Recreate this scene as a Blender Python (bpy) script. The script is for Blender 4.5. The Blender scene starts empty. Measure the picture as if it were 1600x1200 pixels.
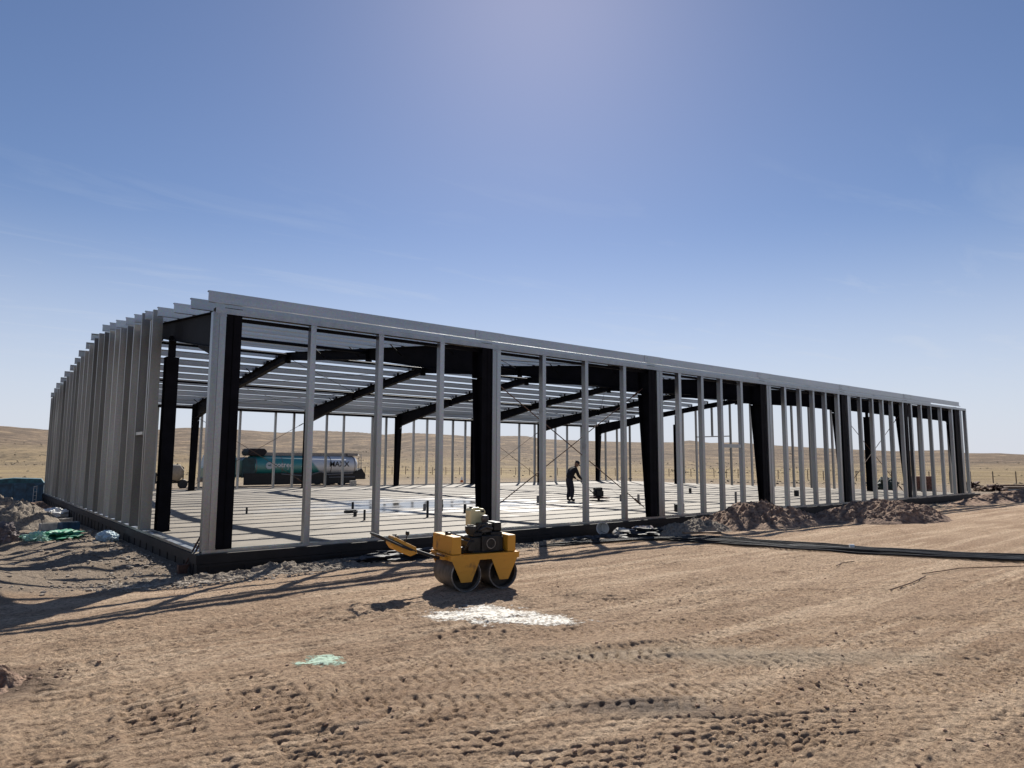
import bpy, bmesh, math, random
import numpy as np
from mathutils import Vector, Matrix, noise as mnoise
R = math.radians
S = bpy.context.scene
C = S.collection
random.seed(7)

# ------------------------------------------------------------------ camera
cam_d = bpy.data.cameras.new("camera"); cam = bpy.data.objects.new("camera", cam_d); C.objects.link(cam)
r3 = Vector((0.776138, -0.630548, 0.004263)); u3 = Vector((-0.071919, -0.081804, 0.994050)); b3 = Vector((-0.626448, -0.771827, -0.108840))
M = Matrix((r3, u3, b3)).transposed().to_4x4(); M.translation = Vector((-4.0367, -12.7662, 1.6437))
cam.matrix_world = M
cam_d.sensor_width = 36; cam_d.lens = 36 * 1075.74 / 1600
cam_d.clip_start = .1; cam_d.clip_end = 20000
S.camera = cam

# ------------------------------------------------------------------ sky, sun
SUN_EL = math.atan2(1, math.hypot(.82, .93)); SUN_AZ = math.atan2(.82, .93)      # azimuth from +Y towards +X
w = bpy.data.worlds.new("World"); S.world = w; w.use_nodes = True
nt = w.node_tree; nt.nodes.clear()
out = nt.nodes.new('ShaderNodeOutputWorld'); bg = nt.nodes.new('ShaderNodeBackground')
sky = nt.nodes.new('ShaderNodeTexSky'); sky.sky_type = 'NISHITA'; sky.sun_disc = False
sky.sun_elevation = SUN_EL; sky.sun_rotation = SUN_AZ
sky.altitude = 1200; sky.air_density = 1.0; sky.dust_density = 0.4; sky.ozone_density = 1.6
bg.inputs['Strength'].default_value = 0.060
# thin cirrus streaks, laid out by direction on the sky
tc = nt.nodes.new('ShaderNodeTexCoord'); sep = nt.nodes.new('ShaderNodeSeparateXYZ'); nt.links.new(tc.outputs['Generated'], sep.inputs[0])
mz = nt.nodes.new('ShaderNodeMath'); mz.operation = 'MAXIMUM'; mz.inputs[1].default_value = .03; nt.links.new(sep.outputs['Z'], mz.inputs[0])
dv = nt.nodes.new('ShaderNodeVectorMath'); dv.operation = 'DIVIDE'
cz = nt.nodes.new('ShaderNodeCombineXYZ')
for i in range(3): nt.links.new(mz.outputs[0], cz.inputs[i])
nt.links.new(tc.outputs['Generated'], dv.inputs[0]); nt.links.new(cz.outputs[0], dv.inputs[1])
mp = nt.nodes.new('ShaderNodeMapping'); mp.inputs['Rotation'].default_value = (0, 0, R(50)); mp.inputs['Scale'].default_value = (.5, 1.7, 1); nt.links.new(dv.outputs[0], mp.inputs[0])
n1 = nt.nodes.new('ShaderNodeTexNoise'); n1.inputs['Scale'].default_value = 1.6; n1.inputs['Detail'].default_value = 7; n1.inputs['Roughness'].default_value = .6; n1.inputs['Distortion'].default_value = .7
nt.links.new(mp.outputs[0], n1.inputs['Vector'])
cr = nt.nodes.new('ShaderNodeMapRange'); cr.inputs['From Min'].default_value = .54; cr.inputs['From Max'].default_value = .85; cr.inputs['To Max'].default_value = .45; nt.links.new(n1.outputs[0], cr.inputs[0])
fz = nt.nodes.new('ShaderNodeMapRange'); fz.inputs['From Min'].default_value = .18; fz.inputs['From Max'].default_value = .42; fz.inputs['To Min'].default_value = 1; fz.inputs['To Max'].default_value = 0; nt.links.new(sep.outputs['Z'], fz.inputs[0])
mm = nt.nodes.new('ShaderNodeMath'); mm.operation = 'MULTIPLY'; nt.links.new(cr.outputs[0], mm.inputs[0]); nt.links.new(fz.outputs[0], mm.inputs[1])
hs = nt.nodes.new('ShaderNodeHueSaturation'); hs.inputs['Saturation'].default_value = 1.08
tnt = nt.nodes.new('ShaderNodeMix'); tnt.data_type = 'RGBA'; tnt.blend_type = 'MULTIPLY'; tnt.inputs[0].default_value = 1; tnt.inputs[7].default_value = (1.05, .99, 1.04, 1)
nt.links.new(sky.outputs[0], tnt.inputs[6]); nt.links.new(tnt.outputs[2], hs.inputs['Color'])
mx = nt.nodes.new('ShaderNodeMix'); mx.data_type = 'RGBA'; mx.inputs[7].default_value = (7.5, 8.2, 9.2, 1)
nt.links.new(mm.outputs[0], mx.inputs[0]); nt.links.new(hs.outputs[0], mx.inputs[6])
hzn = nt.nodes.new('ShaderNodeMapRange'); hzn.interpolation_type = 'SMOOTHSTEP'; hzn.inputs['From Min'].default_value = -.02; hzn.inputs['From Max'].default_value = .34; hzn.inputs['To Min'].default_value = .92; hzn.inputs['To Max'].default_value = 0
nt.links.new(sep.outputs['Z'], hzn.inputs[0])
mh_ = nt.nodes.new('ShaderNodeMix'); mh_.data_type = 'RGBA'; mh_.inputs[7].default_value = (7.6, 8.1, 9.3, 1)
nt.links.new(hzn.outputs[0], mh_.inputs[0]); nt.links.new(mx.outputs[2], mh_.inputs[6])
nt.links.new(mh_.outputs[2], bg.inputs['Color']); nt.links.new(bg.outputs[0], out.inputs[0])

sun_d = bpy.data.lights.new("sun", 'SUN'); sun_d.energy = 5.0; sun_d.angle = R(.53); sun_d.color = (1, .95, .87)
sun = bpy.data.objects.new("sun", sun_d); C.objects.link(sun)
sun.rotation_euler = Vector((.82, .93, 1.0)).to_track_quat('Z', 'Y').to_euler(); sun.location = (20, 20, 40)
vs = S.view_settings; vs.view_transform = 'Standard'; vs.look = 'None'; vs.gamma = 1; vs.exposure = 0.52; vs.use_curve_mapping = False
S.cycles.max_bounces = 6; S.cycles.diffuse_bounces = 3; S.cycles.glossy_bounces = 3
S.cycles.use_denoising = True

# ------------------------------------------------------------------ numpy noise
def _h(ix, iy, s):
    n = (ix.astype(np.int64) * 374761393 + iy.astype(np.int64) * 668265263 + s * 974634777) & 0xffffffff
    n = ((n ^ (n >> 13)) * 1274126177) & 0xffffffff
    return ((n ^ (n >> 16)) & 0xffff) / 65535.0
def vn(x, y, s=0):
    ix = np.floor(x); iy = np.floor(y); fx = x - ix; fy = y - iy
    fx = fx * fx * (3 - 2 * fx); fy = fy * fy * (3 - 2 * fy)
    a = _h(ix, iy, s); b = _h(ix + 1, iy, s); c = _h(ix, iy + 1, s); d = _h(ix + 1, iy + 1, s)
    return (a + (b - a) * fx + (c - a) * fy + (a - b - c + d) * fx * fy) * 2 - 1
def fb(x, y, o=4, s=0, g=.5):
    t = 0; a = 1
    for i in range(o):
        t = t + a * vn(x * 2 ** i + 13.7 * i, y * 2 ** i - 7.1 * i, s + i); a *= g
    return t
def sm(t): t = np.clip(t, 0, 1); return t * t * (3 - 2 * t)

# ------------------------------------------------------------------ ground height
SKY = [(-60, 1.6), (-20, 2.2), (-8, 2.2), (2.46, 2.09), (5.51, 1.88), (8.3, 1.95), (11.2, 2.02), (13.74, 2.27), (15.5, 2.31), (20.61, 2.02), (22.54, 2.25), (26.53, 2.15), (28.57, 1.97), (30.64, 2.15), (33.78, 2.02), (35.9, 1.87), (38.55, 1.94), (40.15, 1.95), (41.74, 1.69), (47.0, 1.49), (49.58, 1.43), (52.13, 1.43), (53.53, 1.58), (55.11, 1.37), (57.05, 1.42), (59.41, 1.21), (63.92, .91), (68.13, .71), (71.27, .79), (72.38, .56), (74.2, .56), (75.58, .47), (90, .4), (130, .5)]
SA = np.array([a for a, b in SKY], float); SE = np.array([b for a, b in SKY], float)
TR = [  # tyre tracks: start, end, bend, width, pitch, depth, chevron, cells
    ((-1.6, -7.55), (5.2, -11.5), .25, .42, .11, .024, 1.2, 0), ((-2.4, -8.0), (3.8, -11.6), -.2, .46, .11, .024, 1.4, 0),
    ((-3.2, -8.5), (1.9, -11.4), .3, .60, .115, .022, 0, 1), ((-3.16, -6.0), (-3.66, -9.4), .05, .44, .13, .034, .15, 0),
    ((-2.72, -6.4), (-2.9, -9.6), -.1, .42, .13, .032, .2, 0), ((-.9, -7.2), (5.0, -10.9), .5, .4, .11, .021, 1.0, 0),
    ((-2.6, -9.0), (.6, -10.5), -.35, .62, .11, .024, 0, 1), ((-4.5, -5.0), (6.5, -10.6), 1.2, .75, .12, .016, .8, 2),
    ((-4.5, -6.0), (7.5, -10.2), 1.6, .6, .12, .016, .8, 2), ((1.5, -7.0), (9, -11), .4, .42, .12, .024, 1.0, 0), ((-2.25, -6.8), (-2.4, -9.8), .1, .38, .12, .028, .3, 0),
    ((-3.4, -7.6), (3.0, -11.0), .55, .40, .10, .022, 1.4, 0), ((-1.9, -9.3), (1.4, -11.3), .1, .64, .115, .022, 0, 1), ((-.5, -8.3), (7.5, -11.6), .3, .42, .11, .024, 1.1, 0),
    ((-2.0, -6.9), (6.5, -9.6), .4, .8, .12, .016, .9, 2), ((-1.0, -6.0), (8.0, -8.6), .6, .7, .13, .018, .7, 2), ((2.0, -5.2), (12.0, -7.0), .5, .8, .13, .018, .7, 2),
    ((-1.75, -7.0), (-1.6, -9.6), .1, .34, .11, .014, .6, 0), ((-1.2, -8.6), (5.6, -12.0), .15, .34, .10, .014, 1.2, 0), ((0, -8.9), (4.2, -11.4), -.12, .5, .11, .016, 0, 1),
    ((-3.9, -4.2), (9.0, -8.9), 1.5, .8, .13, .016, .8, 2), ((.6, -6.6), (7.8, -10.9), .7, .3, .12, .012, .9, 0), ((2.6, -7.0), (10.5, -9.6), .9, .7, .12, .016, .9, 2), ((-3.8, -7.0), (4.2, -11.7), .9, .42, .11, .022, 1.2, 0)]
def H0(x, y):
    x = np.asarray(x, float); y = np.asarray(y, float)
    d = -y - .1
    zf = -.30 * (1 - sm((d - .35) / 3.7))
    zb = -.30 - .35 * sm(y / 26)
    z = np.where(y < 0, zf, zb)
    z = z - .12 * np.exp(-((x + .5) ** 2 + (y + .2) ** 2) / .5)
    z = z + .07 * np.exp(-((x + 2.4) ** 2) / 2.0) * sm((y + 1) / 4)
    z = z - .10 * np.exp(-(((x + 3.2) / 1.8) ** 2 + ((y + 3.6) / 1.2) ** 2)) + .34 * np.exp(-(((x + 4.1) / 1.3) ** 2 + ((y + .2) / 1.9) ** 2))
    r = np.hypot(x + 4.04, y + 12.77)
    far = sm((r - 45) / 120)
    z = z * (1 - far) - 1.1 * far + np.where(y > 30, 0, 0)
    az = np.degrees(np.arctan2(x + 4.04, y + 12.77))
    el = np.interp(az, SA, SE)
    el = np.where(np.abs(az) > 130, .5, el)
    RR = 950 + 250 * vn(az * .09, az * 0 + 3, 5)
    top = 1.64 + RR * np.tan(np.radians(el))
    q = (r - 190) / (RR - 190)
    wob = (.20 * fb(x / 160, y / 160, 5, 21) - .10 * np.abs(fb(x / 60, y / 60, 4, 27))) * np.clip(1 - q, 0, 1) * np.clip(q * 5, 0, 1)
    hh = np.clip(q + wob * .8, 0, 1) ** 1.35
    hh = np.where(q > 1, 1 - .5 * sm((q - 1) / .5), hh)
    z = z + (top + 1.1) * hh
    return z
def H1(x, y):
    """base ground with lumps"""
    z = H0(x, y)
    r = np.hypot(x + 4.04, y + 12.77)
    near = 1 - sm((r - 30) / 60)
    z = z + near * (.016 * fb(x * .9, y * .9, 4, 3) + .006 * fb(x * 5, y * 5, 3, 9))
    band = np.exp(-((y + .8) / .65) ** 2) * (x > -1.5) * (x < 38)
    z = z + near * band * (.06 * fb(x * 1.7, y * 1.7, 4, 31))
    lft = sm((-x - .7) / .6) * sm((y + 1.5) / 2) * (1 - sm((y - 26) / 4))
    z = z + near * lft * .07 * fb(x * 1.1, y * 1.1, 4, 41)
    return np.where((x > -.55) & (x < 37.3) & (y > 0.02) & (y < 25.4), np.minimum(z, -.25), z)
def H(x, y):
    z = H1(x, y)
    x = np.asarray(x, float); y = np.asarray(y, float)
    front = (y < -4.6) & (y > -13)
    for i, ((x0, y0), (x1, y1), bend, wd, pit, dep, chv, cell) in enumerate(TR):
        L = math.hypot(x1 - x0, y1 - y0); tx = (x1 - x0) / L; ty = (y1 - y0) / L
        s = (x - x0) * tx + (y - y0) * ty; e = -(x - x0) * ty + (y - y0) * tx
        e = e - bend * (4 * (s / L) * (1 - s / L)) - .03 * vn(s * 1.3, s * 0 + i, 60 + i)
        inn = sm((wd / 2 + .03 - np.abs(e)) / .05) * sm(s / .5) * sm((L - s) / .5)
        wear = np.clip(.85 + .55 * vn(x * 1.3 + i, y * 1.3, 80 + i), .15, 1.1) * (.85 + .3 * vn(x * 14, y * 14, 93))
        ph = 2 * math.pi * (s / pit + chv * np.abs(e) / wd * 1.0) + .9 * vn(x * 5, y * 5, 90) + .5 * vn(x * 17, y * 17, 92)
        fr = (ph / (2 * math.pi)) % 1
        ribs = sm((.19 - np.abs(fr - .5)) / .06)
        if cell == 2: ribs = sm(.5 + .9 * np.sin(2 * math.pi * e / .085 + .5 * vn(s * .7, s * 0 + 4, 95))) * (.7 + .5 * vn(x * 3, y * 3, 96))
        elif cell:
            cw = .095; row = np.floor(e / cw + .08 * vn(x * 6, y * 6, 91)); fe = (e / cw + .08 * vn(x * 6, y * 6, 91)) - row
            q = (s / pit + .5 * (row % 2) + .10 * vn(x * 9, y * 9, 90)) % 1
            dd = np.minimum(np.minimum(q, 1 - q) * pit, np.minimum(fe, 1 - fe) * cw)
            ribs = 1 - sm(dd / .017)
        else: ribs = np.where(np.abs(e) < .015, 0, ribs)
        rim = np.exp(-((np.abs(e) - wd / 2 - .03) / .035) ** 2) * sm(s / .5) * sm((L - s) / .5)
        z = z + np.where(front, -.74 * dep * inn * (.12 + .85 * ribs * wear) + .22 * dep * rim * wear, 0)
    rough = np.clip(fb(x * .7, y * .7, 3, 77) * 1.4 + .35, 0, 1.3) * np.where(front, 1, .35)
    r = np.hypot(x + 4.04, y + 12.77)
    z = z + (1 - sm((r - 18) / 12)) * (rough * .019 * np.abs(fb(x * 8, y * 8, 4, 51)) + .0035 * fb(x * 24, y * 24, 2, 55) * (1 - sm((r - 9) / 5)))
    return z
def hz(x, y): return float(H(np.array([x]), np.array([y]))[0])

# ------------------------------------------------------------------ materials
def newmat(name):
    m = bpy.data.materials.new(name); m.use_nodes = True
    n = m.node_tree.nodes; l = m.node_tree.links; b = n['Principled BSDF']
    return m, n, l, b
def simple(name, col, rough=.6, metal=0, var=.12, scale=8, bump=.0, bscale=60, dist=.004, col2=None, cs=(.35, .65)):
    m, n, l, b = newmat(name)
    tc = n.new('ShaderNodeTexCoord'); no = n.new('ShaderNodeTexNoise'); no.inputs['Scale'].default_value = scale; no.inputs['Detail'].default_value = 5
    l.new(tc.outputs['Object'], no.inputs['Vector'])
    rp = n.new('ShaderNodeValToRGB'); c2 = col2 or tuple(min(1, c * (1 + var * 1.3)) for c in col); c1 = col if col2 else tuple(c * (1 - var) for c in col)
    rp.color_ramp.elements[0].position = cs[0]; rp.color_ramp.elements[1].position = cs[1]
    rp.color_ramp.elements[0].color = (*c1, 1); rp.color_ramp.elements[1].color = (*c2, 1)
    l.new(no.outputs[0], rp.inputs[0]); l.new(rp.outputs[0], b.inputs['Base Color'])
    b.inputs['Roughness'].default_value = rough; b.inputs['Metallic'].default_value = metal
    if bump:
        n2 = n.new('ShaderNodeTexNoise'); n2.inputs['Scale'].default_value = bscale; n2.inputs['Detail'].default_value = 4; l.new(tc.outputs['Object'], n2.inputs['Vector'])
        bp = n.new('ShaderNodeBump'); bp.inputs['Strength'].default_value = bump; bp.inputs['Distance'].default_value = dist
        l.new(n2.outputs[0], bp.inputs['Height']); l.new(bp.outputs[0], b.inputs['Normal'])
    return m
def galv(name, base=(.43, .455, .48), metal=.88, rough=.30, streak=(3, 3, .35), lo=.70):
    m, n, l, b = newmat(name)
    g = n.new('ShaderNodeNewGeometry'); mp = n.new('ShaderNodeMapping'); mp.inputs['Scale'].default_value = streak; l.new(g.outputs['Position'], mp.inputs[0])
    a = n.new('ShaderNodeTexNoise'); a.inputs['Scale'].default_value = 1.5; a.inputs['Detail'].default_value = 6; l.new(mp.outputs[0], a.inputs['Vector'])
    v = n.new('ShaderNodeTexVoronoi'); v.inputs['Scale'].default_value = 45; l.new(g.outputs['Position'], v.inputs['Vector'])
    rp = n.new('ShaderNodeValToRGB'); rp.color_ramp.elements[0].position = .3; rp.color_ramp.elements[1].position = .72
    rp.color_ramp.elements[0].color = (base[0] * .80, base[1] * .79, base[2] * .77, 1); rp.color_ramp.elements[1].color = (base[0] * 1.1, base[1] * 1.1, base[2] * 1.1, 1)
    l.new(a.outputs[0], rp.inputs[0])
    mx = n.new('ShaderNodeMix'); mx.data_type = 'RGBA'; mx.blend_type = 'MULTIPLY'; mx.inputs[0].default_value = .18
    l.new(rp.outputs[0], mx.inputs[6]); l.new(v.outputs['Color'], mx.inputs[7])
    oi = n.new('ShaderNodeObjectInfo'); rr_ = n.new('ShaderNodeMapRange'); rr_.inputs['To Min'].default_value = lo; rr_.inputs['To Max'].default_value = 1.15; l.new(oi.outputs['Random'], rr_.inputs[0])
    m3 = n.new('ShaderNodeMix'); m3.data_type = 'RGBA'; m3.blend_type = 'MULTIPLY'; m3.inputs[0].default_value = 1; l.new(mx.outputs[2], m3.inputs[6]); l.new(rr_.outputs[0], m3.inputs[7]); l.new(m3.outputs[2], b.inputs['Base Color'])
    b.inputs['Metallic'].default_value = metal
    mr = n.new('ShaderNodeMapRange'); mr.inputs['To Min'].default_value = rough - .1; mr.inputs['To Max'].default_value = rough + .18; l.new(a.outputs[0], mr.inputs[0]); l.new(mr.outputs[0], b.inputs['Roughness'])
    bp = n.new('ShaderNodeBump'); bp.inputs['Strength'].default_value = .15; bp.inputs['Distance'].default_value = .01; l.new(a.outputs[0], bp.inputs['Height']); l.new(bp.outputs[0], b.inputs['Normal'])
    return m
GALV = galv('galvanised'); GALVD = galv('galvanised_dusty', (.37, .37, .36), .75, .38, lo=.45); GALVR = galv('galvanised_roof', (.50, .52, .54), .9, .30, (.35, 3, 3))
BLACK = simple('black_primer', (.0045, .0045, .007), .6, 0, .3, 3); BLACK.node_tree.nodes['Principled BSDF'].inputs['Specular IOR Level'].default_value = .08
BLACKM = simple('black_rubber', (.012, .012, .012), .55, 0, .3, 9)
YEL = simple('yellow_paint', (.20, .09, .02), .5, 0, .25, 5, .1, 30, .003, col2=(.60, .285, .025), cs=(.30, .42))
YELD = simple('yellow_paint_dusty', (.34, .16, .03), .6, 0, .3, 7)
STEELDRUM = simple('drum_steel', (.10, .085, .07), .6, .3, .3, 9, .2, 40, .003)
DARKM = simple('engine_dark', (.010, .010, .010), .5, .2, .5, 20)
GREYM = simple('engine_grey', (.22, .21, .20), .45, .5, .3, 30)
RUST = simple('rusty_steel', (.09, .045, .03), .8, .1, .4, 12)
WHITEP = simple('white_plastic', (.75, .74, .70), .45, 0, .1, 6)
JUG = simple('cream_plastic', (.70, .62, .34), .4, 0, .1, 6)
TEAL = simple('teal_paint', (.012, .16, .17), .3, 0, .2, 2)
BLUE = simple('blue_paint', (.02, .07, .12), .5, 0, .4, 5)
GREEN = simple('green_netting', (.01, .16, .075), .6, 0, .5, 9, col2=(.05, .34, .19))
CONC = simple('concrete_block', (.42, .39, .34), .85, 0, .2, 9, .4, 40)
FORM = simple('formwork_shaded', (.007, .0055, .006), .7, .1, .5, 4, .3, 30, .006)  # shade on the slab side is put into this near-black colour
WOOD = simple('old_timber', (.20, .13, .08), .8, 0, .35, 12)
CLOTHB = simple('black_cloth', (.012, .011, .014), .85, 0, .3, 9)
CLOTHN = simple('dark_trousers', (.020, .018, .028), .85, 0, .3, 9)
SKIN = simple('skin', (.30, .17, .11), .6, 0, .1, 9)
SACK = simple('sack_cloth', (.42, .40, .37), .8, 0, .2, 11, .3, 30)
SHEETB = simple('black_sheet', (.015, .015, .016), .65, 0, .3, 6, .3, 12, .02)
GLASS = simple('dark_glass', (.02, .03, .035), .1, 0, .1, 3)
SOIL = simple('soil_heap', (.17, .105, .07), .95, 0, .2, 9, 1.0, 26, .05, col2=(.34, .225, .155), cs=(.4, .6))
SOILG = simple('gravel_heap', (.19, .155, .12), .95, 0, .2, 16, 1.0, 34, .05, col2=(.34, .28, .215))
STONE = simple('rubble_stone', (.17, .14, .11), .9, 0, .2, 3, .3, 30, .01, col2=(.44, .37, .29))
LIME = simple('lime_powder', (.36, .31, .25), .9, 0, .1, 26, .8, 60, .01, col2=(.80, .76, .68), cs=(.40, .56))
def powder(m):
    n = m.node_tree.nodes; l = m.node_tree.links; b = n['Principled BSDF']
    a = n.new('ShaderNodeAttribute'); a.attribute_name = 'cover'; g = n.new('ShaderNodeNewGeometry'); t = n.new('ShaderNodeTexNoise'); t.inputs['Scale'].default_value = 28; t.inputs['Detail'].default_value = 6; t.inputs['Roughness'].default_value = .8; l.new(g.outputs['Position'], t.inputs['Vector'])
    x = n.new('ShaderNodeMath'); x.operation = 'MULTIPLY_ADD'; x.inputs[1].default_value = 2.6; l.new(t.outputs[0], x.inputs[0]); l.new(a.outputs['Fac'], x.inputs[2])
    r_ = n.new('ShaderNodeMapRange'); r_.inputs[1].default_value = 1.36; r_.inputs[2].default_value = 1.62; l.new(x.outputs[0], r_.inputs[0]); l.new(r_.outputs[0], b.inputs['Alpha'])
powder(LIME)
LIMEG = simple('green_powder', (.26, .34, .25), .9, 0, .1, 25, .5, 60, .006, col2=(.42, .56, .44))
powder(LIMEG)
BRICK = simple('brick_stack', (.16, .075, .05), .85, 0, .4, 8)
DGREEN = simple('dark_green_tarp', (.02, .035, .025), .7, 0, .4, 4)
ORANGE = simple('orange_plastic', (.7, .2, .05), .5, 0, .1, 4)
POST = simple('fence_post', (.10, .075, .06), .85, 0, .3, 6)

# concrete slab: dry pale concrete, wet glossy area
def slabmat():
    m, n, l, b = newmat('slab_concrete')
    g = n.new('ShaderNodeNewGeometry')
    a = n.new('ShaderNodeTexNoise'); a.inputs['Scale'].default_value = .5; a.inputs['Detail'].default_value = 10; a.inputs['Roughness'].default_value = .62; l.new(g.outputs['Position'], a.inputs['Vector'])
    rp = n.new('ShaderNodeValToRGB'); rp.color_ramp.elements[0].position = .32; rp.color_ramp.elements[1].position = .68
    rp.color_ramp.elements[0].color = (.10, .080, .056, 1); rp.color_ramp.elements[1].color = (.255, .217, .165, 1); l.new(a.outputs[0], rp.inputs[0])
    # wet mask: patch round (9,8) plus noise
    mp = n.new('ShaderNodeMapping'); mp.inputs['Location'].default_value = (-9.5 / 6.5, -9.0 / 5.5, 0); mp.inputs['Scale'].default_value = (1 / 6.5, 1 / 5.5, 0); l.new(g.outputs['Position'], mp.inputs[0])
    ln = n.new('ShaderNodeVectorMath'); ln.operation = 'LENGTH'; l.new(mp.outputs[0], ln.inputs[0])
    b2 = n.new('ShaderNodeTexNoise'); b2.inputs['Scale'].default_value = .8; b2.inputs['Detail'].default_value = 5; l.new(g.outputs['Position'], b2.inputs['Vector'])
    ad = n.new('ShaderNodeMath'); ad.operation = 'MULTIPLY_ADD'; ad.inputs[1].default_value = 1.9; l.new(b2.outputs[0], ad.inputs[0]); 
    sb = n.new('ShaderNodeMath'); sb.operation = 'SUBTRACT'; sb.inputs[0].default_value = .05; l.new(ln.outputs['Value'], sb.inputs[1]); l.new(sb.outputs[0], ad.inputs[2])
    wet = n.new('ShaderNodeMapRange'); wet.inputs['From Min'].default_value = .12; wet.inputs['From Max'].default_value = .75; l.new(ad.outputs[0], wet.inputs[0])
    mx = n.new('ShaderNodeMix'); mx.data_type = 'RGBA'; mx.inputs[7].default_value = (.19, .18, .165, 1); l.new(wet.outputs[0], mx.inputs[0]); l.new(rp.outputs[0], mx.inputs[6]); l.new(mx.outputs[2], b.inputs['Base Color'])
    ro = n.new('ShaderNodeMapRange'); ro.inputs['To Min'].default_value = .72; b.inputs['Specular IOR Level'].default_value = .35; ro.inputs['To Max'].default_value = .13; l.new(wet.outputs[0], ro.inputs[0]); l.new(ro.outputs[0], b.inputs['Roughness'])
    bp = n.new('ShaderNodeBump'); bp.inputs['Distance'].default_value = .006
    c = n.new('ShaderNodeTexNoise'); c.inputs['Scale'].default_value = 6; c.inputs['Detail'].default_value = 4; l.new(g.outputs['Position'], c.inputs['Vector'])
    iv = n.new('ShaderNodeMapRange'); iv.inputs['To Min'].default_value = .5; iv.inputs['To Max'].default_value = .10; l.new(wet.outputs[0], iv.inputs[0]); l.new(iv.outputs[0], bp.inputs['Strength'])
    l.new(c.outputs[0], bp.inputs['Height']); l.new(bp.outputs[0], b.inputs['Normal'])
    return m
SLAB = slabmat()

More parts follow.
